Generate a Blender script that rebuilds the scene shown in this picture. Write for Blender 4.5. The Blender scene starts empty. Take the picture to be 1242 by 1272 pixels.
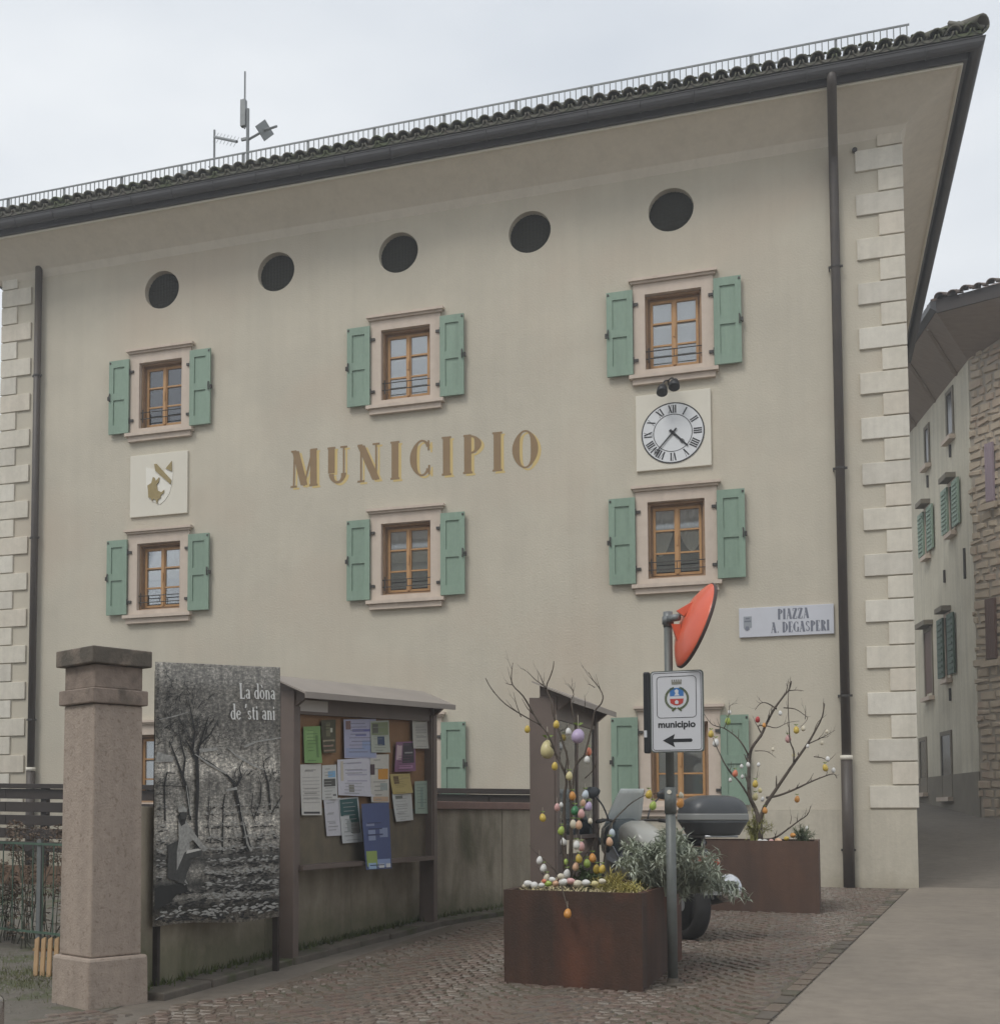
import bpy, bmesh, math, random
from mathutils import Vector, Matrix
R = math.radians
random.seed(7)
S = bpy.context.scene
COL = S.collection

# ------------------------------------------------------------------ camera
H = 0.99                      # eye height above the corner of the town hall
F, CX, CY = 1531.0, 471.0, 923.0
PITCH, YAW = R(3.35), R(-19.13)
cd = bpy.data.cameras.new('camera'); cam = bpy.data.objects.new('camera', cd); COL.objects.link(cam)
cd.sensor_fit = 'HORIZONTAL'; cd.sensor_width = 36.0
cd.lens = 36.0*F/1242.0
cd.shift_x = (621-CX)/1242.0; cd.shift_y = (CY-636)/1242.0
cd.clip_start = 0.1; cd.clip_end = 2000
cam.location = (0, 0, H); cam.rotation_euler = (R(90)+PITCH, 0, -YAW)
S.camera = cam
# ------------------------------------------------------------------ sky
SUN_EL, SUN_AZ = R(52), R(205)
w = bpy.data.worlds.new('World'); S.world = w; w.use_nodes = True
nt = w.node_tree; nt.nodes.clear()
def N(t, **k):
    n = nt.nodes.new(t)
    for a, b in k.items(): setattr(n, a, b)
    return n
out = N('ShaderNodeOutputWorld'); bg = N('ShaderNodeBackground'); bg.inputs[1].default_value = 0.1
sky = N('ShaderNodeTexSky'); sky.sky_type = 'NISHITA'; sky.sun_disc = False
sky.sun_elevation = SUN_EL; sky.sun_rotation = SUN_AZ
tc = N('ShaderNodeTexCoord'); mp = N('ShaderNodeMapping'); mp.inputs['Scale'].default_value = (1, 1, 2.6)
nz = N('ShaderNodeTexNoise'); nz.inputs['Scale'].default_value = 1.7; nz.inputs['Detail'].default_value = 5; nz.inputs['Roughness'].default_value = .45
cr = N('ShaderNodeValToRGB'); cr.color_ramp.elements[0].position = .36; cr.color_ramp.elements[1].position = .62
cr.color_ramp.elements[0].color = (5.9, 6.35, 6.95, 1); cr.color_ramp.elements[1].color = (8.5, 8.75, 8.95, 1)
mx = N('ShaderNodeMix', data_type='RGBA'); mx.inputs[0].default_value = .93
L = nt.links.new
L(tc.outputs['Generated'], mp.inputs[0]); L(mp.outputs[0], nz.inputs['Vector']); L(nz.outputs['Fac'], cr.inputs[0])
L(sky.outputs[0], mx.inputs[6]); L(cr.outputs[0], mx.inputs[7]); L(mx.outputs[2], bg.inputs[0]); L(bg.outputs[0], out.inputs[0])
# ------------------------------------------------------------------ sun (behind cloud)
sd = bpy.data.lights.new('sun', 'SUN'); sd.energy = 1.25; sd.angle = R(22); sd.color = (1, .97, .92)
so = bpy.data.objects.new('sun', sd); COL.objects.link(so)
dv = Vector((math.sin(SUN_AZ)*math.cos(SUN_EL), math.cos(SUN_AZ)*math.cos(SUN_EL), math.sin(SUN_EL)))
so.rotation_euler = dv.to_track_quat('Z', 'Y').to_euler(); so.location = (0, -10, 30)
S.view_settings.view_transform = 'Standard'; S.view_settings.look = 'None'
S.view_settings.gamma = 1; S.view_settings.exposure = 0.25; S.view_settings.use_curve_mapping = False

# ------------------------------------------------------------------ pixel rays -> points on real surfaces
_fw = Vector((math.sin(YAW)*math.cos(PITCH), math.cos(YAW)*math.cos(PITCH), math.sin(PITCH)))
_rt = Vector((math.cos(YAW), -math.sin(YAW), 0)); _up = _rt.cross(_fw)
def ray(u, v): return _fw + _rt*((u-CX)/F) - _up*((v-CY)/F)
def at(u, v, Y=18.0):
    d = ray(u, v); p = d*(Y/d.y); return Vector((p.x, p.y, p.z+H))
def on_plane(u, v, P, Q, off=0):      # vertical plane through P,Q (xy), moved off metres towards the camera
    a = Vector((Q[0]-P[0], Q[1]-P[1])).normalized(); n = Vector((a.y, -a.x))
    if n.dot(Vector((P[0], P[1]))) > 0: n = -n
    p0 = Vector((P[0], P[1]))+n*off; d = ray(u, v)
    t = n.dot(p0)/(n.x*d.x+n.y*d.y); p = d*t; return Vector((p.x, p.y, p.z+H))
def g(x, y):
    z = -.475+.0264*min(y, 18)
    if y > 18: z += .078*(min(y, 70)-18)
    return z

# ------------------------------------------------------------------ materials
MATS = {}
def mat(name, col, rough=.7, col2=None, scale=3.0, amt=.5, bump=.0, bscale=60, metal=0, stretch=(1,1,1), spec=.5, col3=None, s3=.7, thr=(.45,.65), alpha=None, coat=0, trans=0):
    if name in MATS: return MATS[name]
    m = bpy.data.materials.new(name); m.use_nodes = True; t = m.node_tree; b = t.nodes['Principled BSDF']
    b.inputs['Roughness'].default_value = rough; b.inputs['Metallic'].default_value = metal
    b.inputs['Specular IOR Level'].default_value = spec
    if coat: b.inputs['Coat Weight'].default_value = coat; b.inputs['Coat Roughness'].default_value = .08
    if trans: b.inputs['Transmission Weight'].default_value = trans; b.inputs['IOR'].default_value = 1.45
    c = (*col, 1); b.inputs['Base Color'].default_value = c
    def nn(ty): return t.nodes.new(ty)
    tcn = nn('ShaderNodeTexCoord'); oi = None
    mpn = nn('ShaderNodeMapping'); mpn.inputs['Scale'].default_value = stretch
    geo = nn('ShaderNodeNewGeometry'); t.links.new(geo.outputs['Position'], mpn.inputs[0])
    last = None
    if col2:
        n1 = nn('ShaderNodeTexNoise'); n1.inputs['Scale'].default_value = scale; n1.inputs['Detail'].default_value = 6; n1.inputs['Roughness'].default_value = .6
        t.links.new(mpn.outputs[0], n1.inputs['Vector'])
        r1 = nn('ShaderNodeMapRange'); r1.inputs[1].default_value = .5-amt*.5; r1.inputs[2].default_value = .5+amt*.5
        t.links.new(n1.outputs['Fac'], r1.inputs[0])
        m1 = nn('ShaderNodeMix'); m1.data_type = 'RGBA'; m1.inputs[6].default_value = c; m1.inputs[7].default_value = (*col2, 1)
        t.links.new(r1.outputs[0], m1.inputs[0]); last = m1.outputs[2]
    if col3:
        n2 = nn('ShaderNodeTexNoise'); n2.inputs['Scale'].default_value = s3; n2.inputs['Detail'].default_value = 4; n2.inputs['Distortion'].default_value = .4
        t.links.new(mpn.outputs[0], n2.inputs['Vector'])
        r2 = nn('ShaderNodeMapRange'); r2.inputs[1].default_value = thr[0]; r2.inputs[2].default_value = thr[1]
        t.links.new(n2.outputs['Fac'], r2.inputs[0])
        m2 = nn('ShaderNodeMix'); m2.data_type = 'RGBA'; m2.inputs[7].default_value = (*col3, 1)
        if last: t.links.new(last, m2.inputs[6])
        else: m2.inputs[6].default_value = c
        t.links.new(r2.outputs[0], m2.inputs[0]); last = m2.outputs[2]
    if last: t.links.new(last, b.inputs['Base Color'])
    if bump:
        n3 = nn('ShaderNodeTexNoise'); n3.inputs['Scale'].default_value = bscale; n3.inputs['Detail'].default_value = 5
        t.links.new(geo.outputs['Position'], n3.inputs['Vector'])
        bp = nn('ShaderNodeBump'); bp.inputs['Strength'].default_value = bump; bp.inputs['Distance'].default_value = .01
        t.links.new(n3.outputs['Fac'], bp.inputs['Height']); t.links.new(bp.outputs[0], b.inputs['Normal'])
    MATS[name] = m; return m

plaster = mat('plaster', (.61,.558,.455), .92, (.53,.487,.40), .8, .38, .5, 38, col3=(.56,.49,.395), s3=.45, thr=(.5,.72), spec=.2)
def streaks(m, amt):
    t = m.node_tree; b = t.nodes['Principled BSDF']; src = b.inputs['Base Color'].links[0].from_socket
    ge = t.nodes.new('ShaderNodeNewGeometry'); mp_ = t.nodes.new('ShaderNodeMapping'); mp_.inputs['Scale'].default_value = (5.5,5.5,.32); t.links.new(ge.outputs['Position'], mp_.inputs[0])
    n = t.nodes.new('ShaderNodeTexNoise'); n.inputs['Scale'].default_value = 1; n.inputs['Detail'].default_value = 7; n.inputs['Roughness'].default_value = .62; t.links.new(mp_.outputs[0], n.inputs['Vector'])
    f = t.nodes.new('ShaderNodeTexNoise'); f.inputs['Scale'].default_value = 16; f.inputs['Detail'].default_value = 6; f.inputs['Roughness'].default_value = .7; t.links.new(ge.outputs['Position'], f.inputs['Vector'])
    for no, a, lo, hi in ((n, amt, .42, .72), (f, amt*.6, .35, .7)):
        mr_ = t.nodes.new('ShaderNodeMapRange'); mr_.inputs[1].default_value = lo; mr_.inputs[2].default_value = hi; mr_.inputs[3].default_value = 1; mr_.inputs[4].default_value = 1-a; t.links.new(no.outputs['Fac'], mr_.inputs[0])
        mx_ = t.nodes.new('ShaderNodeMix'); mx_.data_type = 'RGBA'; mx_.blend_type = 'MULTIPLY'; mx_.inputs[0].default_value = 1; t.links.new(src, mx_.inputs[6]); t.links.new(mr_.outputs[0], mx_.inputs[7]); src = mx_.outputs[2]
    t.links.new(src, b.inputs['Base Color'])
streaks(plaster, .045)
plinth_m = mat('plinth_plaster', (.595,.545,.445), .92, (.52,.478,.39), 1.8, .5, .3, 40, spec=.2)
soffit_m = mat('soffit_plaster', (.78,.72,.62), .9, (.72,.665,.57), .8, .5, .1, 40, spec=.2)
quoin_m = mat('quoin_stone', (.74,.69,.59), .85, (.64,.595,.505), 4, .5, .15, 60, spec=.2)
trim_m = mat('pink_stone', (.66,.56,.47), .8, (.60,.50,.415), 7, .5, .15, 80, spec=.3)
green_m = mat('green_paint', (.27,.375,.285), .55, (.23,.325,.25), 6, .6, .05, 90, stretch=(6,6,1))
wood_m = mat('orange_wood', (.55,.32,.14), .5, (.44,.24,.10), 14, .6, .1, 60, stretch=(5,5,.6))
reveal_m = mat('reveal_wood', (.40,.26,.16), .7, (.30,.19,.11), 10, .5)
dark_hole = mat('vent_mesh', (.05,.048,.036), .8, (.035,.034,.028), 30, .5, spec=.2)
iron = mat('wrought_iron', (.05,.045,.04), .6)
copper_dark = mat('dark_gutter', (.09,.087,.09), .5, (.07,.07,.072), 3, .5, spec=.3)
pipe_m = mat('pipe_brown', (.085,.068,.055), .5, (.06,.05,.045), 4, .5)
tile_m = mat('roof_tile', (.15,.13,.11), .9, (.11,.115,.085), 5, .5, .3, 40, col3=(.10,.115,.06), s3=3, thr=(.5,.66))
tile_far = mat('roof_tile_old', (.16,.11,.09), .9, (.10,.085,.07), 5, .5, .3, 40)
galv = mat('galvanised', (.22,.23,.23), .45, (.17,.18,.18), 8, .5, metal=.3)
steel_m = mat('grey_pole', (.15,.16,.155), .5, (.12,.13,.12), 12, .5, .05, 80, metal=.2)
white_pan = mat('white_plaster', (.74,.70,.60), .85, (.70,.66,.57), 3, .5, .1, 50, spec=.2)
dial_m = mat('dial_enamel', (.72,.73,.74), .4)
black_m = mat('black_paint', (.02,.02,.022), .5)
hand_m = mat('clock_black', (.015,.015,.018), .5)
gold_m = mat('ochre_letters', (.29,.19,.095), .7, (.25,.165,.085), 9, .5)
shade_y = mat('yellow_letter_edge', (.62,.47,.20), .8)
olive_m = mat('gold_relief', (.36,.28,.12), .6, (.28,.21,.09), 20, .6)
marble = mat('pink_granite', (.45,.365,.30), .75, (.35,.28,.225), 14, .6, .5, 70, col3=(.29,.225,.175), s3=34, thr=(.57,.70))
marble_cap = mat('weathered_cap', (.14,.115,.09), .9, (.085,.075,.06), 9, .5, .5, 50, col3=(.24,.19,.15), s3=6, thr=(.5,.65))
marble_band = mat('weathered_band', (.33,.26,.21), .85, (.17,.13,.105), 9, .5, .5, 50, col3=(.11,.09,.07), s3=5, thr=(.5,.65))
conc = mat('old_concrete', (.44,.38,.285), .9, (.25,.215,.16), 2.3, .4, .4, 45, stretch=(1,1,.45), col3=(.085,.08,.035), s3=1.5, thr=(.54,.72))
rail_m = mat('brown_metal', (.17,.13,.11), .5, (.13,.10,.085), 3, .5)
coping_m = mat('coping_wood', (.22,.13,.10), .6, (.16,.095,.075), 8, .5, stretch=(1,1,1))
darkwood = mat('dark_board', (.04,.028,.022), .6, (.025,.018,.015), 4, .5, .1, 40)
canopy_m = mat('sheet_metal', (.36,.315,.275), .55, (.29,.255,.225), 2, .5, metal=.1)
cork = mat('cork_board', (.31,.17,.08), .85, (.23,.13,.06), 6, .5, .3, 90)
backing = mat('board_lower', (.19,.155,.10), .8, (.12,.10,.07), 6, .5)
corten = mat('corten_steel', (.09,.042,.024), .75, (.05,.028,.018), 2.2, .35, .3, 70, stretch=(1,1,.5), col3=(.15,.052,.025), s3=1.9, thr=(.52,.74))
corten2 = mat('corten_steel_far', (.115,.066,.045), .75, (.085,.052,.038), 2.2, .5, .3, 70, stretch=(1,1,.5), col3=(.15,.075,.045), s3=1.6, thr=(.5,.75))
soil = mat('potting_soil', (.05,.035,.022), 1, (.03,.022,.015), 20, .5, .8, 40)
bark = mat('twig_bark', (.11,.085,.065), .85, (.07,.055,.042), 20, .5)
sett_m = mat('porphyry_setts', (.185,.142,.108), .42, (.13,.10,.078), 7, .7, .3, 90, col3=(.17,.13,.10), s3=5, thr=(.56,.72))
bed_m = mat('sand_joints', (.165,.13,.10), .9, (.12,.097,.075), 6, .6, .5, 60, col3=(.06,.065,.03), s3=1.6, thr=(.5,.7))
road_m = mat('asphalt', (.31,.262,.212), .5, (.235,.20,.162), 1.4, .5, .35, 160, col3=(.235,.20,.165), s3=.5, thr=(.5,.7))
street_m = mat('street_stone', (.22,.19,.155), .7, (.16,.135,.11), 1.2, .5, .4, 40, stretch=(1,.5,1))
kerb_m = mat('kerb_concrete', (.15,.125,.10), .85, (.105,.09,.07), 6, .5, .4, 50, col3=(.075,.08,.035), s3=3, thr=(.52,.66))
gravel_m = mat('gravel_ground', (.16,.14,.115), .95, (.11,.10,.08), 9, .6, .8, 60, col3=(.09,.095,.05), s3=2, thr=(.5,.62))
cream_m = mat('cream_render', (.70,.66,.54), .92, (.62,.58,.47), 1.2, .5, .3, 40, spec=.2, col3=(.56,.52,.42), s3=.6, thr=(.5,.72))
plinth_far = mat('dark_plinth', (.24,.21,.165), .9, (.18,.16,.125), 2, .5)
stone_m = mat('rubble_stone', (.55,.47,.36), .9, (.40,.33,.25), 5, .6, .5, 30, col3=(.44,.34,.26), s3=2.5, thr=(.5,.65))
mortar = mat('old_mortar', (.42,.37,.31), .95, (.34,.30,.25), 5, .5, .5, 40)
brownsoff = mat('board_soffit', (.33,.27,.225), .8, (.26,.21,.175), 4, .5, stretch=(1,4,1))
farglass = mat('dark_glass', (.035,.035,.032), .15)
greyteal = mat('dark_green_shutter', (.075,.13,.09), .6, (.06,.105,.075), 4, .5)
lilac = mat('lilac_shutter', (.33,.26,.30), .7)
brown_sh = mat('brown_shutter', (.13,.075,.055), .6)
glassm = mat('window_glass', (.9,.9,.9), .04, trans=1)
def glass_sheet():
    m = bpy.data.materials.new('window_pane_glass'); m.use_nodes = True; t = m.node_tree; t.nodes.clear()
    o = t.nodes.new('ShaderNodeOutputMaterial'); mi = t.nodes.new('ShaderNodeMixShader')
    a = t.nodes.new('ShaderNodeBsdfTransparent'); a.inputs[0].default_value = (.95,.96,.95,1)
    b = t.nodes.new('ShaderNodeBsdfGlossy'); b.inputs['Roughness'].default_value = .03; b.inputs[0].default_value = (.95,.97,1,1)
    lw = t.nodes.new('ShaderNodeFresnel'); lw.inputs['IOR'].default_value = 1.9
    ma = t.nodes.new('ShaderNodeMath'); ma.operation = 'MULTIPLY_ADD'; ma.inputs[1].default_value = 1.0; ma.inputs[2].default_value = .07; ma.use_clamp = True; t.links.new(lw.outputs[0], ma.inputs[0]); t.links.new(ma.outputs[0], mi.inputs[0]); t.links.new(a.outputs[0], mi.inputs[1]); t.links.new(b.outputs[0], mi.inputs[2]); t.links.new(mi.outputs[0], o.inputs[0])
    return m
pane_m = glass_sheet()
blind_sky_m = mat('white_blind_and_sky', (.90,.92,.93), .8)  # ground-floor blinds; on the top row this white imitates reflected sky
streaks(road_m, .22); streaks(street_m, .25); streaks(kerb_m, .2); streaks(trim_m, .1); streaks(plinth_m, .16); streaks(cream_m, .2); streaks(green_m, .16); streaks(conc, .22); streaks(quoin_m, .14); streaks(soffit_m, .08); streaks(marble, .18); streaks(corten, .35); streaks(corten2, .25)
def splash(m, h, col, src_s=3.5):
    t = m.node_tree; b = t.nodes['Principled BSDF']; src = b.inputs['Base Color'].links[0].from_socket
    ge = t.nodes.new('ShaderNodeNewGeometry'); sp = t.nodes.new('ShaderNodeSeparateXYZ'); t.links.new(ge.outputs['Position'], sp.inputs[0])
    n = t.nodes.new('ShaderNodeTexNoise'); n.inputs['Scale'].default_value = src_s; n.inputs['Detail'].default_value = 7; n.inputs['Roughness'].default_value = .7; t.links.new(ge.outputs['Position'], n.inputs['Vector'])
    ma = t.nodes.new('ShaderNodeMath'); ma.operation = 'MULTIPLY_ADD'; t.links.new(n.outputs['Fac'], ma.inputs[0]); ma.inputs[1].default_value = h*2.2; ma.inputs[2].default_value = -h*.55
    gt = t.nodes.new('ShaderNodeMath'); gt.operation = 'SUBTRACT'; t.links.new(ma.outputs[0], gt.inputs[0]); t.links.new(sp.outputs[2], gt.inputs[1])
    mr_ = t.nodes.new('ShaderNodeMapRange'); mr_.inputs[1].default_value = -.08; mr_.inputs[2].default_value = .15; mr_.inputs[4].default_value = .6; t.links.new(gt.outputs[0], mr_.inputs[0])
    mx_ = t.nodes.new('ShaderNodeMix'); mx_.data_type = 'RGBA'; mx_.inputs[7].default_value = (*col,1); t.links.new(mr_.outputs[0], mx_.inputs[0]); t.links.new(src, mx_.inputs[6]); t.links.new(mx_.outputs[2], b.inputs['Base Color'])
splash(plinth_m, .30, (.36,.32,.24)); splash(conc, .22, (.085,.09,.035), 2.2)
curtain_m = mat('cream_curtain', (.90,.87,.78), .9, (.80,.76,.68), 12, .5)
inside_m = mat('dark_interior', (.03,.025,.02), .9)

# ------------------------------------------------------------------ mesh builder
W = {}
class MB:
    def __init__(s): s.v = []; s.f = []
    def add(s, vs, fs):
        n = len(s.v); s.v += [tuple(v) for v in vs]; s.f += [tuple(i+n for i in f) for f in fs]; return s
    def box(s, a, b, M=None):
        x0,y0,z0 = a; x1,y1,z1 = b
        vs = [Vector(p) for p in ((x0,y0,z0),(x1,y0,z0),(x1,y1,z0),(x0,y1,z0),(x0,y0,z1),(x1,y0,z1),(x1,y1,z1),(x0,y1,z1))]
        if M: vs = [M@v for v in vs]
        return s.add(vs, [(0,3,2,1),(4,5,6,7),(0,1,5,4),(1,2,6,5),(2,3,7,6),(3,0,4,7)])
    def cbox(s, c, d, M=None): return s.box([c[i]-d[i]/2 for i in range(3)], [c[i]+d[i]/2 for i in range(3)], M)
    def bar(s, p, q, w, h, up=Vector((0,0,1))):
        p = Vector(p); q = Vector(q); d = q-p; l = d.length; x = d.normalized()
        y = up.cross(x)
        if y.length < 1e-4: y = Vector((0,1,0)).cross(x)
        y.normalize(); z = x.cross(y); M = Matrix.Translation(p)@Matrix((x,y,z)).transposed().to_4x4()
        return s.box((0,-w/2,-h/2),(l,w/2,h/2),M)
    def tube(s, pts, r, n=8, cap=True):
        pts = [Vector(p) for p in pts]; rs = r if isinstance(r, (list,tuple)) else [r]*len(pts)
        rings = []; prev = None
        for i, p in enumerate(pts):
            d = (pts[min(i+1,len(pts)-1)]-pts[max(i-1,0)]).normalized()
            a = prev - d*prev.dot(d) if prev else (Vector((0,0,1)).cross(d) if abs(d.z) < .9 else Vector((1,0,0)).cross(d))
            a.normalize(); prev = a; b = d.cross(a)
            rings.append([p+(a*math.cos(2*math.pi*k/n)+b*math.sin(2*math.pi*k/n))*rs[i] for k in range(n)])
        vs = [v for rg in rings for v in rg]; fs = []
        for i in range(len(pts)-1):
            for k in range(n): fs.append((i*n+k, i*n+(k+1)%n, (i+1)*n+(k+1)%n, (i+1)*n+k))
        if cap: fs += [tuple(range(n-1,-1,-1)), tuple(range((len(pts)-1)*n, len(pts)*n))]
        return s.add(vs, fs)
    def lathe(s, prof, n=16, M=None):          # prof (r,z) around z
        vs = []; fs = []
        for r, z in prof:
            for k in range(n): vs.append(Vector((r*math.cos(2*math.pi*k/n), r*math.sin(2*math.pi*k/n), z)))
        for i in range(len(prof)-1):
            for k in range(n): fs.append((i*n+k, i*n+(k+1)%n, (i+1)*n+(k+1)%n, (i+1)*n+k))
        if prof[0][0] > 1e-5: fs.append(tuple(range(n-1,-1,-1)))
        if prof[-1][0] > 1e-5: fs.append(tuple(range((len(prof)-1)*n, len(prof)*n)))
        if M: vs = [M@v for v in vs]
        return s.add(vs, fs)
    def prism(s, poly, ext):
        poly = [Vector(p) for p in poly]; ext = Vector(ext); n = len(poly)
        vs = poly+[p+ext for p in poly]
        fs = [tuple(range(n-1,-1,-1)), tuple(range(n,2*n))]+[(i,(i+1)%n,n+(i+1)%n,n+i) for i in range(n)]
        return s.add(vs, fs)
    def quad(s, *p): return s.add(p, [tuple(range(len(p)))])
    def mesh(s, name, m, smooth=False, origin=(0,0,0)):
        o = Vector(origin); me = bpy.data.meshes.new(name)
        me.from_pydata([Vector(v)-o for v in s.v], [], s.f); me.validate()
        bm = bmesh.new(); bm.from_mesh(me); bmesh.ops.recalc_face_normals(bm, faces=bm.faces); bm.to_mesh(me); bm.free()
        if m: me.materials.append(m)
        if smooth:
            for p in me.polygons: p.use_smooth = True
        return me
    def build(s, name, m, parent=None, smooth=False, bevel=0, seg=2, sub=0, angle=None):
        lo = [min(v[i] for v in s.v) for i in range(3)]; hi = [max(v[i] for v in s.v) for i in range(3)]
        org = Vector(((lo[0]+hi[0])/2, (lo[1]+hi[1])/2, lo[2]))
        me = s.mesh(name, m, smooth, org); o = bpy.data.objects.new(name, me); COL.objects.link(o); o.location = org
        if bevel:
            b = o.modifiers.new('bevel', 'BEVEL'); b.width = bevel; b.segments = seg; b.limit_method = 'ANGLE'; b.angle_limit = R(35)
        if sub: q = o.modifiers.new('sub', 'SUBSURF'); q.levels = sub; q.render_levels = sub
        W[o.name] = Matrix.Translation(org)
        if parent: par(o, parent)
        return o
def par(o, p):
    o.parent = p; o.matrix_parent_inverse = W[p.name].inverted()
def empty(name, loc, rz=0):
    o = bpy.data.objects.new(name, None); COL.objects.link(o); o.location = loc; o.rotation_euler = (0,0,rz); o.empty_display_size = .3
    W[o.name] = Matrix.Translation(Vector(loc))@Matrix.Rotation(rz,4,'Z'); return o
def tag(o, label, cat, group=None):
    o['label'] = label; o['category'] = cat
    if group: o['group'] = group
    return o
def kind(o, k): o['kind'] = k; return o
def inst(me, name, parent, loc, rot=(0,0,0), scale=(1,1,1), m=None):
    o = bpy.data.objects.new(name, me); COL.objects.link(o); o.location = loc; o.rotation_euler = rot; o.scale = scale
    W[o.name] = Matrix.LocRotScale(Vector(loc), __import__('mathutils').Euler(rot), Vector(scale))
    if m: o.material_slots[0].link = 'OBJECT'; o.material_slots[0].material = m
    if parent: par(o, parent)
    return o
def dup_tree(root, M, group=None, label=None):     # copy of a thing, its parts and sub-parts
    r = root.copy(); COL.objects.link(r); r.matrix_world = M
    W[r.name] = M.copy()
    if label: r['label'] = label
    if group: r['group'] = group
    def rec(src, dst):
        for ch in list(src.children):
            c = ch.copy(); COL.objects.link(c); c.parent = dst; rec(ch, c)
    rec(root, r); return r
def smoothpath(pts, k=3):
    pts = [Vector(p) for p in pts]; o = []
    for i in range(len(pts)-1):
        p0 = pts[max(i-1,0)]; p1 = pts[i]; p2 = pts[i+1]; p3 = pts[min(i+2,len(pts)-1)]
        for j in range(k):
            t = j/k; o.append(.5*((2*p1)+(p2-p0)*t+(2*p0-5*p1+4*p2-p3)*t*t+(3*p1-p0-3*p2+p3)*t**3))
    o.append(pts[-1]); return o
def curve_mesh(splines, depth):                    # filled 2D outline with holes, extruded, in local XY
    cu = bpy.data.curves.new('tmp', 'CURVE'); cu.dimensions = '2D'; cu.fill_mode = 'BOTH'; cu.extrude = depth/2
    for sp in splines:
        s = cu.splines.new('POLY'); s.points.add(len(sp)-1)
        for i, p in enumerate(sp): s.points[i].co = (p[0], p[1], 0, 1)
        s.use_cyclic_u = True
    o = bpy.data.objects.new('tmp', cu); COL.objects.link(o)
    dg = bpy.context.evaluated_depsgraph_get(); me = bpy.data.meshes.new_from_object(o.evaluated_get(dg))
    bpy.data.objects.remove(o); return me
def mesh_to_mb(me, M):
    mb = MB(); mb.add([M@v.co for v in me.vertices], [tuple(p.vertices) for p in me.polygons]); return mb
def rect(x0, z0, x1, z1): return [(x0,z0),(x1,z0),(x1,z1),(x0,z1)]
def circ(cx, cz, r, n=40): return [(cx+r*math.cos(2*math.pi*k/n), cz+r*math.sin(2*math.pi*k/n)) for k in range(n)]

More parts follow.
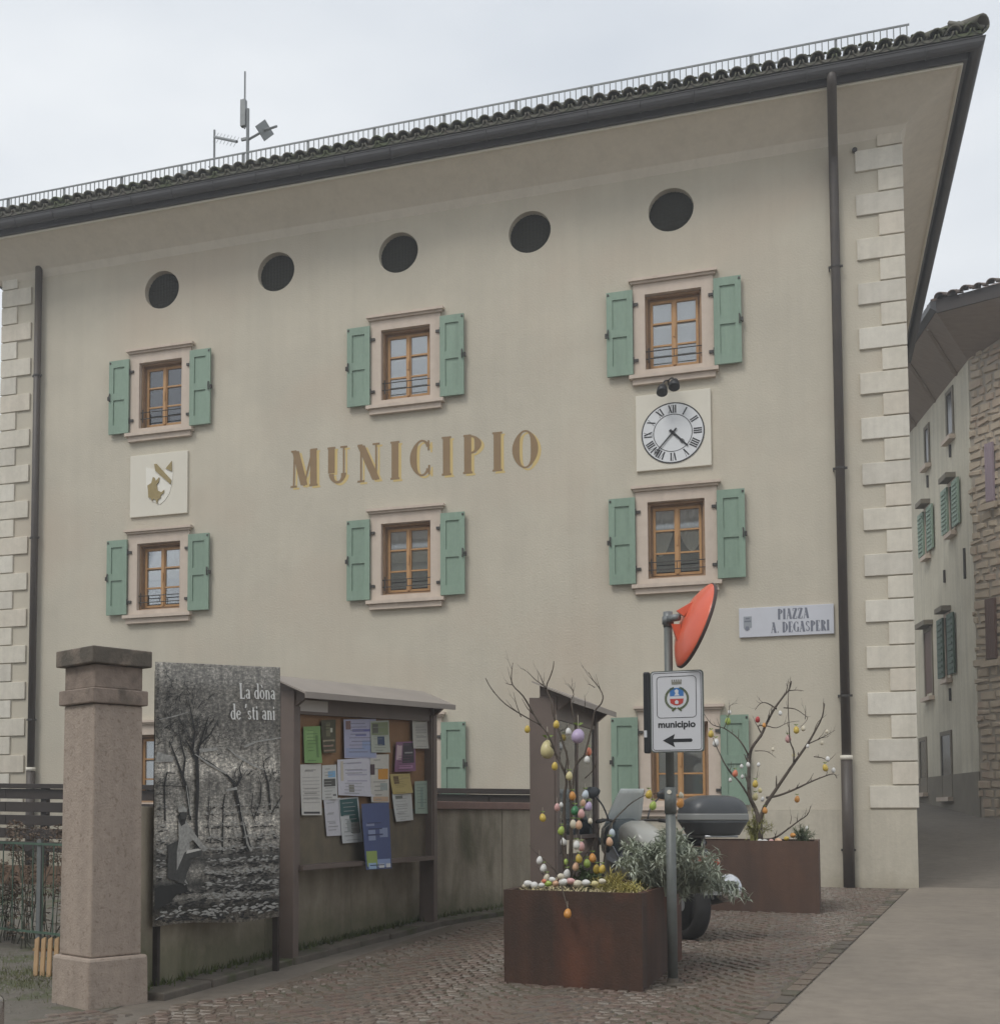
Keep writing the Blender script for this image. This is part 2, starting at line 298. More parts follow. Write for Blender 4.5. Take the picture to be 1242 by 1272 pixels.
# ------------------------------------------------------------------ stroke lettering
T, t_ = .17, .045
def SF(x, y, h=.13): return ('L', x-h, y, x+h, y, t_)
GL = {
 'I': (.42, [('L',.2,0,.2,1,T), SF(.2,.02,.18), SF(.2,.98,.18)]),
 'M': (1.12,[('L',.13,0,.16,1,t_),('L',.2,.98,.56,.04,T),('L',.56,.02,.9,.98,t_),('L',.95,0,.93,1,T),SF(.13,.02),SF(.13,.98,.11),SF(.95,.02,.17),SF(.97,.98,.13)]),
 'U': (.84,[('L',.17,.98,.17,.3,T),('A',.42,.28,.25,.27,180,360,.13,.06),('L',.67,.98,.67,.28,t_),SF(.17,.98,.16),SF(.67,.98,.14)]),
 'N': (.9, [('L',.14,0,.14,.98,t_),('L',.14,.97,.74,.03,T),('L',.74,.02,.74,1,t_),SF(.14,.02,.14),SF(.1,.98,.1),SF(.74,.98,.14)]),
 'C': (.8, [('A',.44,.5,.33,.48,40,320,T,.045),('L',.7,.95,.7,.68,t_),('L',.72,.05,.72,.3,t_)]),
 'P': (.72,[('L',.2,0,.2,1,T),('A',.32,.74,.27,.24,-90,90,.16,.045),('L',.2,.98,.32,.98,t_),('L',.2,.5,.32,.5,t_),SF(.2,.02,.18),SF(.16,.98,.12)]),
 'O': (.86,[('A',.42,.5,.34,.49,0,360,T,.04)]),
 'A': (.86,[('L',.1,0,.4,1,t_),('L',.4,1,.7,0,T),('L',.2,.32,.56,.32,t_),SF(.1,.02,.11),SF(.7,.02,.15)]),
 'Z': (.76,[('L',.08,.97,.66,.97,.06),('L',.6,.95,.12,.05,T),('L',.08,.03,.68,.03,.06),('L',.09,.97,.09,.75,t_),('L',.67,.03,.67,.25,t_)]),
 'D': (.84,[('L',.2,0,.2,1,T),('A',.3,.5,.4,.48,-90,90,T,.045),('L',.2,.98,.3,.98,t_),('L',.2,.02,.3,.02,t_),SF(.14,.98,.1),SF(.14,.02,.1)]),
 'E': (.7, [('L',.2,0,.2,1,T),('L',.2,.98,.58,.98,t_),('L',.2,.5,.48,.5,t_),('L',.2,.02,.62,.02,t_),('L',.58,.98,.58,.8,t_),('L',.62,.02,.62,.22,t_),SF(.14,.98,.1),SF(.14,.02,.1)]),
 'G': (.84,[('A',.44,.5,.33,.48,40,320,T,.045),('L',.72,.02,.72,.45,.12),('L',.6,.45,.82,.45,t_),('L',.7,.95,.7,.7,t_)]),
 'S': (.66,[('A',.33,.74,.2,.24,30,270,.1,.06),('A',.33,.26,.22,.24,-150,90,.1,.06),('L',.5,.95,.5,.75,t_),('L',.12,.05,.12,.25,t_)]),
 'R': (.8, [('L',.2,0,.2,1,T),('A',.32,.74,.25,.24,-90,90,.15,.045),('L',.2,.98,.32,.98,t_),('L',.2,.5,.34,.5,t_),('L',.36,.5,.66,.02,.15),SF(.2,.02,.17),SF(.14,.98,.1),SF(.7,.02,.1)]),
 'V': (.8, [('L',.1,1,.4,0,T),('L',.4,0,.68,1,t_),SF(.1,.98,.13),SF(.68,.98,.1)]),
 'X': (.8, [('L',.1,1,.68,0,T),('L',.12,0,.66,1,t_),SF(.1,.98,.11),SF(.66,.98,.1),SF(.12,.02,.1),SF(.68,.02,.12)]),
 '.': (.3, [('L',.1,.07,.22,.07,.14)]), ' ': (.36, []),
 'L': (.66,[('L',.18,0,.18,1,.13),('L',.18,.03,.58,.03,.06),('L',.58,.03,.6,.25,t_),SF(.18,.98,.14),SF(.14,.02,.1)]),
 'a': (.54,[('A',.24,.18,.15,.17,0,360,.1,.05),('L',.4,.02,.4,.45,.11),('A',.25,.45,.15,.17,0,160,.11,.05),('L',.4,.03,.5,.03,t_)]),
 'd': (.6, [('A',.27,.3,.18,.29,0,360,.11,.05),('L',.45,.02,.45,1.02,.11),SF(.38,1.0,.08),('L',.45,.03,.54,.03,t_)]),
 'o': (.58,[('A',.28,.3,.2,.3,0,360,.12,.05)]),
 'n': (.62,[('L',.15,.02,.15,.6,.11),('A',.3,.4,.16,.2,0,180,.11,.05),('L',.46,.02,.46,.42,.11),SF(.15,.02,.1),SF(.1,.58,.06),SF(.46,.02,.1)]),
 'e': (.54,[('A',.27,.3,.19,.3,20,325,.12,.05),('L',.1,.34,.45,.34,.05)]),
 's': (.46,[('A',.22,.45,.13,.14,20,270,.08,.06),('A',.22,.16,.14,.14,-160,90,.08,.06)]),
 't': (.4, [('L',.18,.08,.18,.8,.11),('L',.04,.58,.34,.58,.05),('L',.18,.04,.34,.06,.06)]),
 'i': (.3, [('L',.15,.02,.15,.6,.11),('L',.09,.8,.21,.8,.12),SF(.15,.02,.1),SF(.1,.58,.06)]),
 "'": (.24,[('L',.16,1.02,.08,.76,.09)]), '`': (0, [('L',-.42,.95,-.28,.76,.07)]),
}
def text_mb(s, h, M, wide=1.0, track=0.06, zstep=.00025, fat=1.0):
    """strokes in local XY plane (x right, y up), M maps to world; returns MB and advance"""
    mb = MB(); x = 0; zi = 0
    for chx in s:
        wd, st = GL[chx]
        for k in st:
            zi += 1; z = zi*zstep
            if k[0] == 'L':
                _, x0, y0, x1, y1, wdt = k; wdt *= fat
                a = Vector((x0*wide,y0)); b = Vector((x1*wide,y1)); d = (b-a).normalized(); n = Vector((-d.y,d.x))*wdt/2
                if abs(d.y) > .3 and wdt > .08:      # sheared ends stay horizontal
                    n = Vector((wdt/2/max(abs(d.y),.5), 0))
                q = [a-n, a+n, b+n, b-n]
                mb.quad(*[M@Vector(((x+p.x)*h, p.y*h, z)) for p in q])
            else:
                _, cx, cy, rx, ry, a0, a1, wt, wn = k; wt *= fat; wn *= fat
                n = max(6, int(abs(a1-a0)/12)); pts = []
                for i in range(n+1):
                    a = R(a0+(a1-a0)*i/n); c = abs(math.cos(a)); ww = wn+(wt-wn)*c**1.6
                    px, py = math.cos(a), math.sin(a)
                    o_ = Vector((cx*wide+px*rx*wide+px*ww*.5, cy+py*(ry-.0)))
                    i_ = Vector((cx*wide+px*rx*wide-px*ww*.5, cy+py*(ry-wn)))
                    pts.append((o_, i_))
                for i in range(n):
                    q = (pts[i][0], pts[i+1][0], pts[i+1][1], pts[i][1])
                    mb.quad(*[M@Vector(((x+p.x)*h, p.y*h, z)) for p in q])
        x += (wd+(track if wd else 0))*wide
    return mb, x*h
def textw(s, h, wide=1.0, track=.06): return sum((GL[c][0]+(track if GL[c][0] else 0))*wide for c in s)*h
def letters(s, h, M, wide, track, zs, fat, m, parent):
    x = 0; i = 0
    while i < len(s):
        c = s[i]; ex = s[i+1] if i+1 < len(s) and s[i+1] == '`' else ''
        if c != ' ': mb_, _ = text_mb(c+ex, h, M@Matrix.Translation((x,0,0)), wide, track, zs, fat); mb_.build('letter', m, parent)
        x += (GL[c][0]+track)*wide*h; i += 1+len(ex)
def sans_mb(s, h, M, bold=0.0, xs=1.0):
    cu = bpy.data.curves.new('t', 'FONT'); cu.body = s; cu.size = h; cu.offset = bold; cu.align_x = 'CENTER'; cu.fill_mode = 'BOTH'
    o = bpy.data.objects.new('t', cu); COL.objects.link(o)
    dg = bpy.context.evaluated_depsgraph_get(); me = bpy.data.meshes.new_from_object(o.evaluated_get(dg)); bpy.data.objects.remove(o)
    return mesh_to_mb(me, M@Matrix.Scale(xs,4,(1,0,0)))
def face_M(p, right, up=Vector((0,0,1))):     # local x->right, y->up, z->towards viewer
    right = Vector(right).normalized(); n = right.cross(up).normalized()
    return Matrix.Translation(Vector(p))@Matrix((right, up, n)).transposed().to_4x4()
FX = Vector((1,0,0))          # facade right; its outward normal is -Y

# =================================================================== MIST
hzm = bpy.data.materials.new('mist'); hzm.use_nodes = True; t = hzm.node_tree
t.nodes.remove(t.nodes['Principled BSDF']); pv = t.nodes.new('ShaderNodeVolumePrincipled'); pv.inputs['Color'].default_value = (.93,.95,.97,1); pv.inputs['Density'].default_value = .0040; pv.inputs['Anisotropy'].default_value = .2
t.links.new(pv.outputs[0], [n for n in t.nodes if n.type == 'OUTPUT_MATERIAL'][0].inputs['Volume'])
_b = MB(); _b.box((-122,-62,-6),(122,222,22)); kind(_b.build('haze', hzm), 'stuff')

# =================================================================== GROUND
def gsheet(name, poly_xy, m, dz=0.0, st=True):
    """sheet following the ground; split where the slope changes"""
    mb = MB(); mb.quad(*[(x,y,g(x,y)+dz) for x,y in poly_xy]); o = mb.build(name, m)
    if st: kind(o, 'structure')
    return o
mb = MB()
for y0, y1 in ((-60,18),(18,70),(70,220)):
    mb.quad((-120,y0,g(0,y0)),(120,y0,g(0,y0)),(120,y1,g(0,y1)),(-120,y1,g(0,y1)))
kind(mb.build('ground', street_m), 'structure')
def edge_x(y):                      # line where the setts meet the asphalt
    return -.267+(y-7.87)*(1.081/7.25)
piazza = gsheet('piazza_paving', [(-4.3,-2),(edge_x(-2),-2),(edge_x(18),18),(-4.3+1.2,18),(-4.3+.9,14)], bed_m, .004)
road = gsheet('road', [(edge_x(-30)+.06,-30),(60,-30),(60,18.15),(edge_x(18)+.06,18.15)], road_m, .006)
gsheet('side_yard', [(-16,-2),(-4.33,-2),(-4.33,7.5),(-4.6,14),(-4.6,17.9),(-16,17.9)], gravel_m, .004)
# strip of long stones along the asphalt
mb = MB(); y = 5.6; random.seed(3)
edge_me = []
while y < 17.8:
    l = random.uniform(.18,.34); x0 = edge_x(y+l/2); a = math.atan(1.081/7.25)
    M = Matrix.Translation((x0-.03, y+l/2, g(x0,y)+.002))@Matrix.Rotation(-a,4,'Z')
    b = MB(); b.box((-.05,-l/2+.008,0),(.05,l/2-.008,.012+random.uniform(0,.004)),M)
    b.build('edge_stone', kerb_m if random.random()<.5 else sett_m, piazza, bevel=.004, seg=1); y += l
random.seed(71); gb = MB()
for k in range(1500):
    y = random.uniform(5.8,17.9); x = edge_x(y)+random.choice((-.085,.03,.03,.05))+random.gauss(0,.03)+abs(random.gauss(0,.05))*(k%3 == 0); r_ = random.uniform(.004,.013); z = g(x,y)+.006; a = random.uniform(0,6)
    gb.add([(x+r_*math.cos(a+q*1.57),y+r_*math.sin(a+q*1.57),z) for q in range(4)]+[(x,y,z+r_*.7)], [(0,1,4),(1,2,4),(2,3,4),(3,0,4)])
kind(tag(gb.build('road_grit', kerb_m), 'loose grit along the line where the setts meet the asphalt', 'grit'), 'stuff')
# individual setts in segmental arcs
proto = []
for k in range(10):
    random.seed(100+k); b = MB(); w2 = random.uniform(.041,.050); d2 = random.uniform(.042,.050); hh = .010
    top = [(-w2*.8+random.uniform(-.006,.006),-d2*.8+random.uniform(-.006,.006),hh+random.uniform(-.003,.004)),(w2*.8,-d2*.8+random.uniform(-.006,.006),hh),(w2*.8+random.uniform(-.006,.006),d2*.8,hh+random.uniform(-.003,.004)),(-w2*.8,d2*.8,hh)]
    bot = [(-w2,-d2,-.01),(w2,-d2,-.01),(w2,d2,-.01),(-w2,d2,-.01)]
    b.add(bot+top, [(4,5,6,7),(0,1,5,4),(1,2,6,5),(2,3,7,6),(3,0,4,7)]); proto.append(b)
sett_cols = [sett_m, mat('sett_grey',(.175,.143,.112),.42,(.13,.108,.086),9,.6,.3,90), mat('sett_red',(.175,.12,.092),.5,(.13,.095,.075),9,.6,.3,90)]
sett_me = [[p.mesh('sett', m) for p in proto] for m in sett_cols]
setts = []; random.seed(11)
Rr = .98; half = .82; xs0 = -4.4
def in_piazza(x, y):
    if x > edge_x(y)-.13: return False
    wx = -4.12 if y < 7.6 else (-4.3+.38 + (y-7.6)*.20 if y < 9.3 else -3.75+(y-9.3)*.135)
    if y < 7.0 and x < -4.1: return x > -5.6
    return x > wx+.12
for c in range(6):
    cxx = xs0+.5+c*2*half*.86
    for r in range(int(14/.098)):
        yb = 4.6+r*.098
        n = int(half*.86*2/.098)
        for k in range(n):
            xx = -half*.86+(k+.5)*(half*1.72/n); yy = math.sqrt(Rr*Rr-xx*xx)-Rr
            xx += (.049 if r % 2 else 0)+random.uniform(-.014,.014); yy = math.sqrt(max(Rr*Rr-xx*xx,0))-Rr
            x = cxx+xx; y = yb-yy*1.0+random.uniform(-.010,.010)
            if y < 6.2 or y > 17.9 or not in_piazza(x, y): continue
            setts.append((x, y, -math.atan(xx/Rr)*-1+random.uniform(-.12,.12)))
pl1 = lambda x,y: -2.25 < x < -.85 and 8.7 < y < 10.7
def px_of(x, y, z):
    p = Vector((x,y,z-H)); d = p.dot(_fw); return CX+F*p.dot(_rt)/d, CY-F*p.dot(_up)/d, d
vis = []
for s_ in setts:
    u, v, d = px_of(s_[0], s_[1], g(*s_[:2]))
    vis.append((d if (0 < u < 1242 and v < 1272 and not pl1(*s_[:2])) else 99, s_))
vis.sort(key=lambda q: q[0])
for i, (d, (x,y,a)) in enumerate(vis[:300]):
    inst(sett_me[random.choice((0,0,1,2))][random.randrange(10)], 'sett', piazza, (x,y,g(x,y)+.004), (0,0,a))
for ci in range(3):
    mb = MB()
    for d, (x,y,a) in vis[300:]:
        if random.random() > 1/(3-ci) : pass
        if int(x*7919+y*6007) % 3 != ci: continue
        M = Matrix.Translation((x,y,g(x,y)+.004))@Matrix.Rotation(a,4,'Z'); b = proto[random.randrange(10)]
        mb.add([M@Vector(v) for v in b.v], b.f)
    kind(mb.build('sett_field', sett_cols[ci], piazza), 'stuff')

# =================================================================== TOWN HALL
WX0, WX1, WY = -13.28, 1.386, 18.0
hall = tag(empty('town_hall', ((WX0+WX1)/2, WY, 0)), 'plastered three storey town hall with green shutters, corner quoins and MUNICIPIO painted on it', 'building')
COLX = (-10.12, -5.80, -1.71); ROWZ = (7.41, 4.32, 1.11)
holes = [rect(x-.405, z+.08, x+.405, z+1.21) for x in COLX for z in ROWZ]
HOLX = [-10.127+2.101*i for i in range(5)]
holes += [circ(x, 9.85, .325) for x in HOLX]
me = curve_mesh([rect(WX0, 1.06, WX1, 10.9)]+[h for h in holes if min(p[1] for p in h) > 1.06]+[], .35)
MF = Matrix.Translation((0, WY+.175, 0))@Matrix.Rotation(R(90), 4, 'X')
mesh_to_mb(me, MF).build('front_wall', plaster, hall)
b = MB(); b.box((WX0, WY-.012, -.6), (WX1, WY+.35, 1.058)); b.build('plinth', plinth_m, hall)
b = MB(); b.box((WX1-.35, WY+.352, -.6),(WX1, 28, 10.9)); b.build('side_wall', plaster, hall)
b = MB(); b.box((WX0, WY+.352, -.6),(WX0+.35, 28, 10.9)); b.build('side_wall', plaster, hall)
b = MB(); b.box((WX0+.352, 27.65, -.6),(WX1-.352, 28, 10.9)); b.build('back_wall', plaster, hall)
b = MB(); b.box((WX0+.36, WY+.9, -.5),(WX1-.36, WY+.95, 10.5)); b.build('interior_wall', inside_m, hall)
for x in HOLX:
    b = MB(); b.lathe([(.335,0),(.335,.01)], 40, Matrix.Translation((x, WY+.14, 9.85))@Matrix.Rotation(R(90),4,'X')); vo = b.build('attic_vent', dark_hole, hall)
    b = MB()
    for k in range(-5, 6):
        xx = k*.055; hh = math.sqrt(max(.33**2-xx*xx, 0)); b.tube([(x+xx, WY+.12, 9.85-hh),(x+xx, WY+.12, 9.85+hh)], .004, 4); b.tube([(x-hh, WY+.118, 9.85+xx),(x+hh, WY+.118, 9.85+xx)], .004, 4)
    b.build('vent_grille', dark_hole, vo)
# --- windows
def ring_bars(b, x0, z0, x1, z1, w_, y0, y1):
    b.box((x0,y0,z0),(x0+w_,y1,z1)); b.box((x1-w_,y0,z0),(x1,y1,z1)); b.box((x0+w_,y0,z0),(x1-w_,y1,z0+w_)); b.box((x0+w_,y0,z1-w_),(x1-w_,y1,z1))
def m_(build):
    b = MB(); build(b); return b
b = MB(); b.box((-.57,-.035,.0),(-.402,.05,1.37)); b.box((.402,-.035,0),(.57,.05,1.37)); b.box((-.402,-.035,1.207),(.402,.05,1.37)); b.box((-.402,-.035,0),(.402,.05,.083)); casing = b.mesh('window', trim_m)
b = MB(); b.box((-.60,-.07,1.372),(.60,-.001,1.405)); b.box((-.63,-.105,1.405),(.63,-.001,1.445)); cornice = b.mesh('cornice', trim_m)
b = MB(); b.box((-.63,-.12,-.055),(.63,-.001,-.002)); b.box((-.585,-.075,-.14),(.585,-.001,-.057)); sill = b.mesh('sill', trim_m)
b = MB(); ring_bars(b, -.403,.085,.403,1.205,.03,.052,.24); ring_bars(b,-.374,.115,.374,1.175,.030,.15,.21); lining = b.mesh('frame', reveal_m)
b = MB()
for s_ in (-1,1):
    x0, x1 = (-.343,-.004) if s_ < 0 else (.004,.343)
    ring_bars(b, x0,.146,x1,1.144,.036,.135,.185)
    for z in (.475,.81): b.box((x0+.036,.14,z-.012),(x1-.036,.18,z+.012))
b.box((-.022,.118,.162),(.022,.134,1.128)); b.box((-.013,.10,.58),(.013,.117,.72))
sash = b.mesh('sash', wood_m)
b = MB(); b.box((0,0,0),(.262,.004,.283)); pane_me = b.mesh('pane', pane_m)
def shutter_mesh(s_):
    b = MB(); x0, x1 = (.575,.955) if s_ > 0 else (-.955,-.575); y0, y1 = -.085,-.045
    z0, z1 = .02,1.285; st_ = .085
    b.box((x0,y0,z0),(x0+st_,y1,z1)); b.box((x1-st_,y0,z0),(x1,y1,z1))
    for a, c in ((z0,z0+.15),(.60,.72),(z1-.12,z1)): b.box((x0+st_,y0,a),(x1-st_,y1,c))
    b.box((x0+st_,y0+.02,z0+.15),(x1-st_,y1-.004,.60)); b.box((x0+st_,y0+.02,.72),(x1-st_,y1-.004,z1-.12))
    return b
sh = {s_: shutter_mesh(s_).mesh('shutter', green_m) for s_ in (-1,1)}
def hinge(s_, z):
    b = MB(); b.box((s_*.53-.03,-.06,z-.02),(s_*.53+.03,-.03,z+.02)); b.tube([(s_*.572,-.06,z-.05),(s_*.572,-.06,z+.05)], .012, 6); return b.mesh('hinge', iron)
def latch(s_):
    b = MB(); b.tube([(s_*.93,-.10,.58),(s_*.935,-.115,.66),(s_*.93,-.10,.72)], .011, 6); b.cbox((s_*.965,-.07,.64),(.03,.05,.06)); return b.mesh('latch', iron)
def catch(s_):
    b = MB(); b.cbox((s_*.93,-.09,1.245),(.025,.01,.03)); return b.mesh('catch_plate', iron)
hw = {s_: [('hinge', hinge(s_,.23)), ('hinge', hinge(s_,1.07)), ('latch', latch(s_)), ('catch_plate', catch(s_))] for s_ in (-1,1)}
b = MB()
for z in (.26,.37): b.tube([(-.40,.03,z),(.40,.03,z)], .008, 6)
b.tube([(0,.03,.26),(0,.03,.37)], .006, 6); b.tube([(-.36,.03,.2),(-.36,.03,.42)], .01, 6)
guard = b.mesh('guard_bar', iron)
def blind(z0, z1, wav=0, m=blind_sky_m):
    b = MB(); n = 24; vs = []
    for i in range(n+1):
        x = -.38+.76*i/n; yy = .20+wav*math.sin(i*1.9)+wav*.4*math.sin(i*.8)
        vs += [(x,yy,z0),(x,yy,z1)]
    b.add(vs, [(2*i,2*i+2,2*i+3,2*i+1) for i in range(n)]); return b.mesh('blind', m, True)
def curtains():
    b = MB(); n = 14; m = 10
    for s_ in (-1,1):
        vs = []
        for j in range(m+1):
            v = j/m
            for i in range(n+1):
                u = i/n; bot = 1.17-(.55+.22*math.sin(math.pi*min(1,u*1.15))-.3*u*u)
                if s_ > 0: bot = 1.17-(.42+.3*math.sin(math.pi*u)-.1*u)
                x = s_*(.375-.375*u) ; z = 1.17+(bot-1.17)*v
                vs.append((x,.205+.010*math.sin(u*26),z))
        b.add(vs, [(j*(n+1)+i,j*(n+1)+i+1,(j+1)*(n+1)+i+1,(j+1)*(n+1)+i) for j in range(m) for i in range(n)])
    return b.mesh('curtain', curtain_m, True)
def back(): 
    b = MB(); b.box((-.45,.40,.0),(.45,.41,1.3)); return b.mesh('room_behind', inside_m)
BL_full, BL_mid, BL_half, CUR, BACK = blind(.10,1.19), blind(.62,1.19,.004, curtain_m), blind(.50,1.19,.0), curtains(), back()
for ci, x in enumerate(COLX):
    for ri, z in enumerate(ROWZ):
        loc = (x, WY, z)
        wn = inst(casing, 'window', hall, loc)
        inst(cornice, 'cornice', wn, loc); inst(sill, 'sill', wn, loc); inst(lining, 'frame', wn, loc); inst(sash, 'sash', wn, loc)
        for s_ in (0,1):
            for k in range(3): inst(pane_me, 'pane', wn, (x+(-.305 if s_ == 0 else .042), WY+.158, z+(.183,.492,.824)[k]))
        for s_ in (-1,1): inst(sh[s_], 'shutter', wn, loc); [inst(m_2, n_2, wn, loc) for n_2, m_2 in hw[s_]]
        if ri == 0:
            inst(guard, 'guard_bar', wn, loc); inst(BL_full if ci else BL_half, 'blind', wn, loc)  # white sheet behind the top-row panes stands in for mirrored sky
        elif ri == 1:
            if ci == 2: inst(CUR, 'curtain', wn, loc)
            else: inst(BL_mid, 'curtain', wn, loc)
            inst(guard, 'guard_bar', wn, (x,WY,z-.04))
            b = MB(); b.box((x-.36,WY+.22,z+.10),(x+.36,WY+.30,z+.17)); b.build('inner_sill', white_pan, wn)
            if ci < 2:
                b = MB(); b.box((x-.36,WY+.285,z+.52),(x+.36,WY+.29,z+.66)); b.build('white_shelf_band', blind_sky_m, wn)
        else: inst(BL_full, 'blind', wn, loc)
        inst(BACK, 'room_behind', wn, loc)
# --- quoins
qh = (10.58-1.07)/30
QM = [quoin_m, mat('quoin_grey',(.68,.64,.56),.85,(.60,.56,.48),4,.5,.2,60,spec=.2), mat('quoin_warm',(.73,.665,.56),.85,(.63,.575,.48),4,.5,.2,60,spec=.2), mat('quoin_pale',(.77,.73,.64),.85,(.68,.64,.555),4,.5,.2,60,spec=.2)]
for q_ in QM[1:]: streaks(q_, .14)
for sx, xe in ((1, WX1), (-1, WX0)):
    for k in range(30):
        wd_ = .585 if k % 2 == 0 else .295
        z0 = 1.07+k*qh+.014; z1 = 1.07+(k+1)*qh-.004
        x0, x1 = (xe-wd_, xe+.028) if sx > 0 else (xe-.028, xe+wd_)
        b = MB(); b.box((x0, WY-.032, z0), (x1, WY+(.30 if k%2==0 else .58), z1)); b.build('quoin_block', QM[(k*7+(3 if sx > 0 else 0))%4 if k % 3 else 0], hall, bevel=.006, seg=1)
# --- soffit (coved, mitred round the corners)
def loop(e, z): return [(WX0-e, 28+e, z), (WX0-e, WY-e, z), (WX1+e, WY-e, z), (WX1+e, 28+e, z)]
b = MB(); prof = [(0, 10.40)]+[(.69*k/8, 10.42+.42*(k/8)**.75) for k in range(1, 9)]
rows_ = [loop(e, z) for e, z in prof]
b.add([p for r_ in rows_ for p in r_], [(i*4+j, i*4+j+1, (i+1)*4+j+1, (i+1)*4+j) for i in range(len(prof)-1) for j in range(3)])
b.build('soffit', soffit_m, hall)
def eave_strip(name, prof, m):
    b = MB(); rows_ = [loop(e, z) for e, z in prof]; n = len(prof)
    b.add([p for r_ in rows_ for p in r_], [(i*4+j, i*4+j+1, ((i+1)%n)*4+j+1, ((i+1)%n)*4+j) for i in range(n) for j in range(3)])
    return b.build(name, m, hall)
eave_strip('soffit_edge', [(.69,10.83),(.69,10.85),(.725,10.865),(.735,10.84),(.725,10.825)], white_pan)
eave_strip('fascia', [(.70,10.86),(.78,10.86),(.79,11.10),(.70,11.12)], copper_dark)
gp = [(.80+.085+.085*math.cos(a), 11.01+.105*math.sin(a)) for a in [math.pi+math.pi*k/8 for k in range(9)]]
gp = gp+[(.965,11.015),(.978,11.02),(.978,11.03),(.955,11.03)]+[(.80+.085+.075*math.cos(a), 11.01+.095*math.sin(a)) for a in [2*math.pi-math.pi*k/8 for k in range(9)]]
eave_strip('gutter', gp, copper_dark)
# gutter brackets
for k in range(22):
    x = WX0-.6+k*.74; b = MB(); b.tube([(x,WY-.79,11.0)]+[(x,WY-(.885+.094*math.cos(a)),11.01+.114*math.sin(a)) for a in [math.pi+math.pi*q/6 for q in range(7)]], .009, 5); b.build('gutter_bracket', copper_dark, hall)
# --- roof
SL = math.tan(R(23)); e0 = .93; zE = 11.13
rx0, rx1, ry0, ry1 = WX0-e0, WX1+e0, WY-e0, 28+e0
hw_ = (ry1-ry0)/2; zr = zE+hw_*SL
b = MB(); P = [(rx0,ry0,zE),(rx1,ry0,zE),(rx1,ry1,zE),(rx0,ry1,zE),(rx0+hw_,ry0+hw_,zr),(rx1-hw_,ry0+hw_,zr)]
b.add(P+[(x,y,z-.05) for x,y,z in P], [(0,1,5,4),(1,2,5),(2,3,4,5),(3,0,4),(6,10,11,7),(7,11,8),(8,11,10,9),(9,10,6),(0,6,7,1),(1,7,8,2),(2,8,9,3),(3,9,6,0)])
roof = b.build('roof', tile_m, hall)
def tile_local(seed, cover=True):
    random.seed(seed); b = MB(); n = 7; vs = []; L_ = .45
    for y, r in ((0,.098),(L_,.078)):
        for q in (1, .80):
            for k in range(n+1):
                a = math.pi*k/n; 
                vs.append((r*q*math.cos(a), y, (r*q*math.sin(a) if cover else -r*q*math.sin(a)+.07)))
    m = n+1; fs = []
    for k in range(n):
        fs += [(k,k+1,2*m+k+1,2*m+k),(m+k,3*m+k,3*m+k+1,m+k+1),(k,m+k,m+k+1,k+1),(2*m+k,2*m+k+1,3*m+k+1,3*m+k)]
    fs += [(0,2*m,3*m,m),(n,m+n,3*m+n,2*m+n)]
    b.add(vs, fs); return b
tl = [tile_local(i) for i in range(2)]; tmeshes = [tl[0].mesh('roof_tile', tile_m, True), tl[1].mesh('roof_tile', tile_far, True)]
moss_m = mat('moss', (.10,.12,.035), 1, (.06,.075,.025), 20, .6, .8, 60)
for me_ in tmeshes: pass
pitch_a = math.atan(SL); field = MB(); pitch = .208; ncol = int((rx1-rx0)/pitch); random.seed(5)
def putf(M, mbx): mbx.add([M@Vector(v) for v in tl[0].v], tl[0].f)
for i in range(ncol):
    x = rx0+(i+.5)*(rx1-rx0)/ncol
    lim = min(x-rx0, rx1-x)
    for r_ in range(12):
        d = r_*.36-.02+(random.uniform(-.02,.02) if r_ == 0 else 0)
        if d > lim-.05: break
        rot = (pitch_a+random.uniform(-.02,.03), random.uniform(-.04,.04), random.uniform(-.03,.03))
        loc = (x+random.uniform(-.01,.01), ry0+d, zE+d*SL+.02+.012*r_*0+random.uniform(0,.015))
        if r_ < 3 and (r_ < 2 or i % 3 == 0): inst(tmeshes[0], 'roof_tile', roof, loc, rot)
        else: putf(Matrix.LocRotScale(Vector(loc), __import__('mathutils').Euler(rot), None), field)
    # channel tiles at the eave
    M = Matrix.LocRotScale(Vector((x+pitch/2, ry0-.01, zE-.03)), __import__('mathutils').Euler((pitch_a,0,0)), None)
    ch = tile_local(9, False); field.add([M@Vector(v) for v in ch.v], ch.f)
ncs = int((ry1-ry0)/pitch)
for i in range(ncs):
    y = ry0+(i+.5)*(ry1-ry0)/ncs; lim = min(y-ry0, ry1-y)
    for sgn, xe in ((1,rx1),(-1,rx0)):
        for r_ in range(4):
            d = r_*.36-.02
            if d > lim-.05: break
            M = Matrix.Translation((xe-sgn*d, y, zE+d*SL+.02))@Matrix.Rotation(R(90)*sgn,4,'Z')@Matrix.Rotation(pitch_a,4,'X')
            putf(M, field)
kind(field.build('tile_field', tile_m, roof, True), 'stuff')
for k in range(14):                                  # hip tiles
    for xe, sg in ((rx1,-1),(rx0,1)):
        d = k*.36-.02; h_ = Vector((sg,1,SL)).normalized(); x_ = Vector((0,0,1)).cross(h_).normalized()*-1; z_ = x_.cross(h_)
        M = Matrix.Translation((xe+sg*d*.7, ry0+d*.7, zE+d*.7*SL+.07))@Matrix((x_,h_,z_)).transposed().to_4x4()@Matrix.Scale(1.35,4)
        bb = MB(); putf(M, bb); bb.build('hip_tile', tile_m, roof, True)
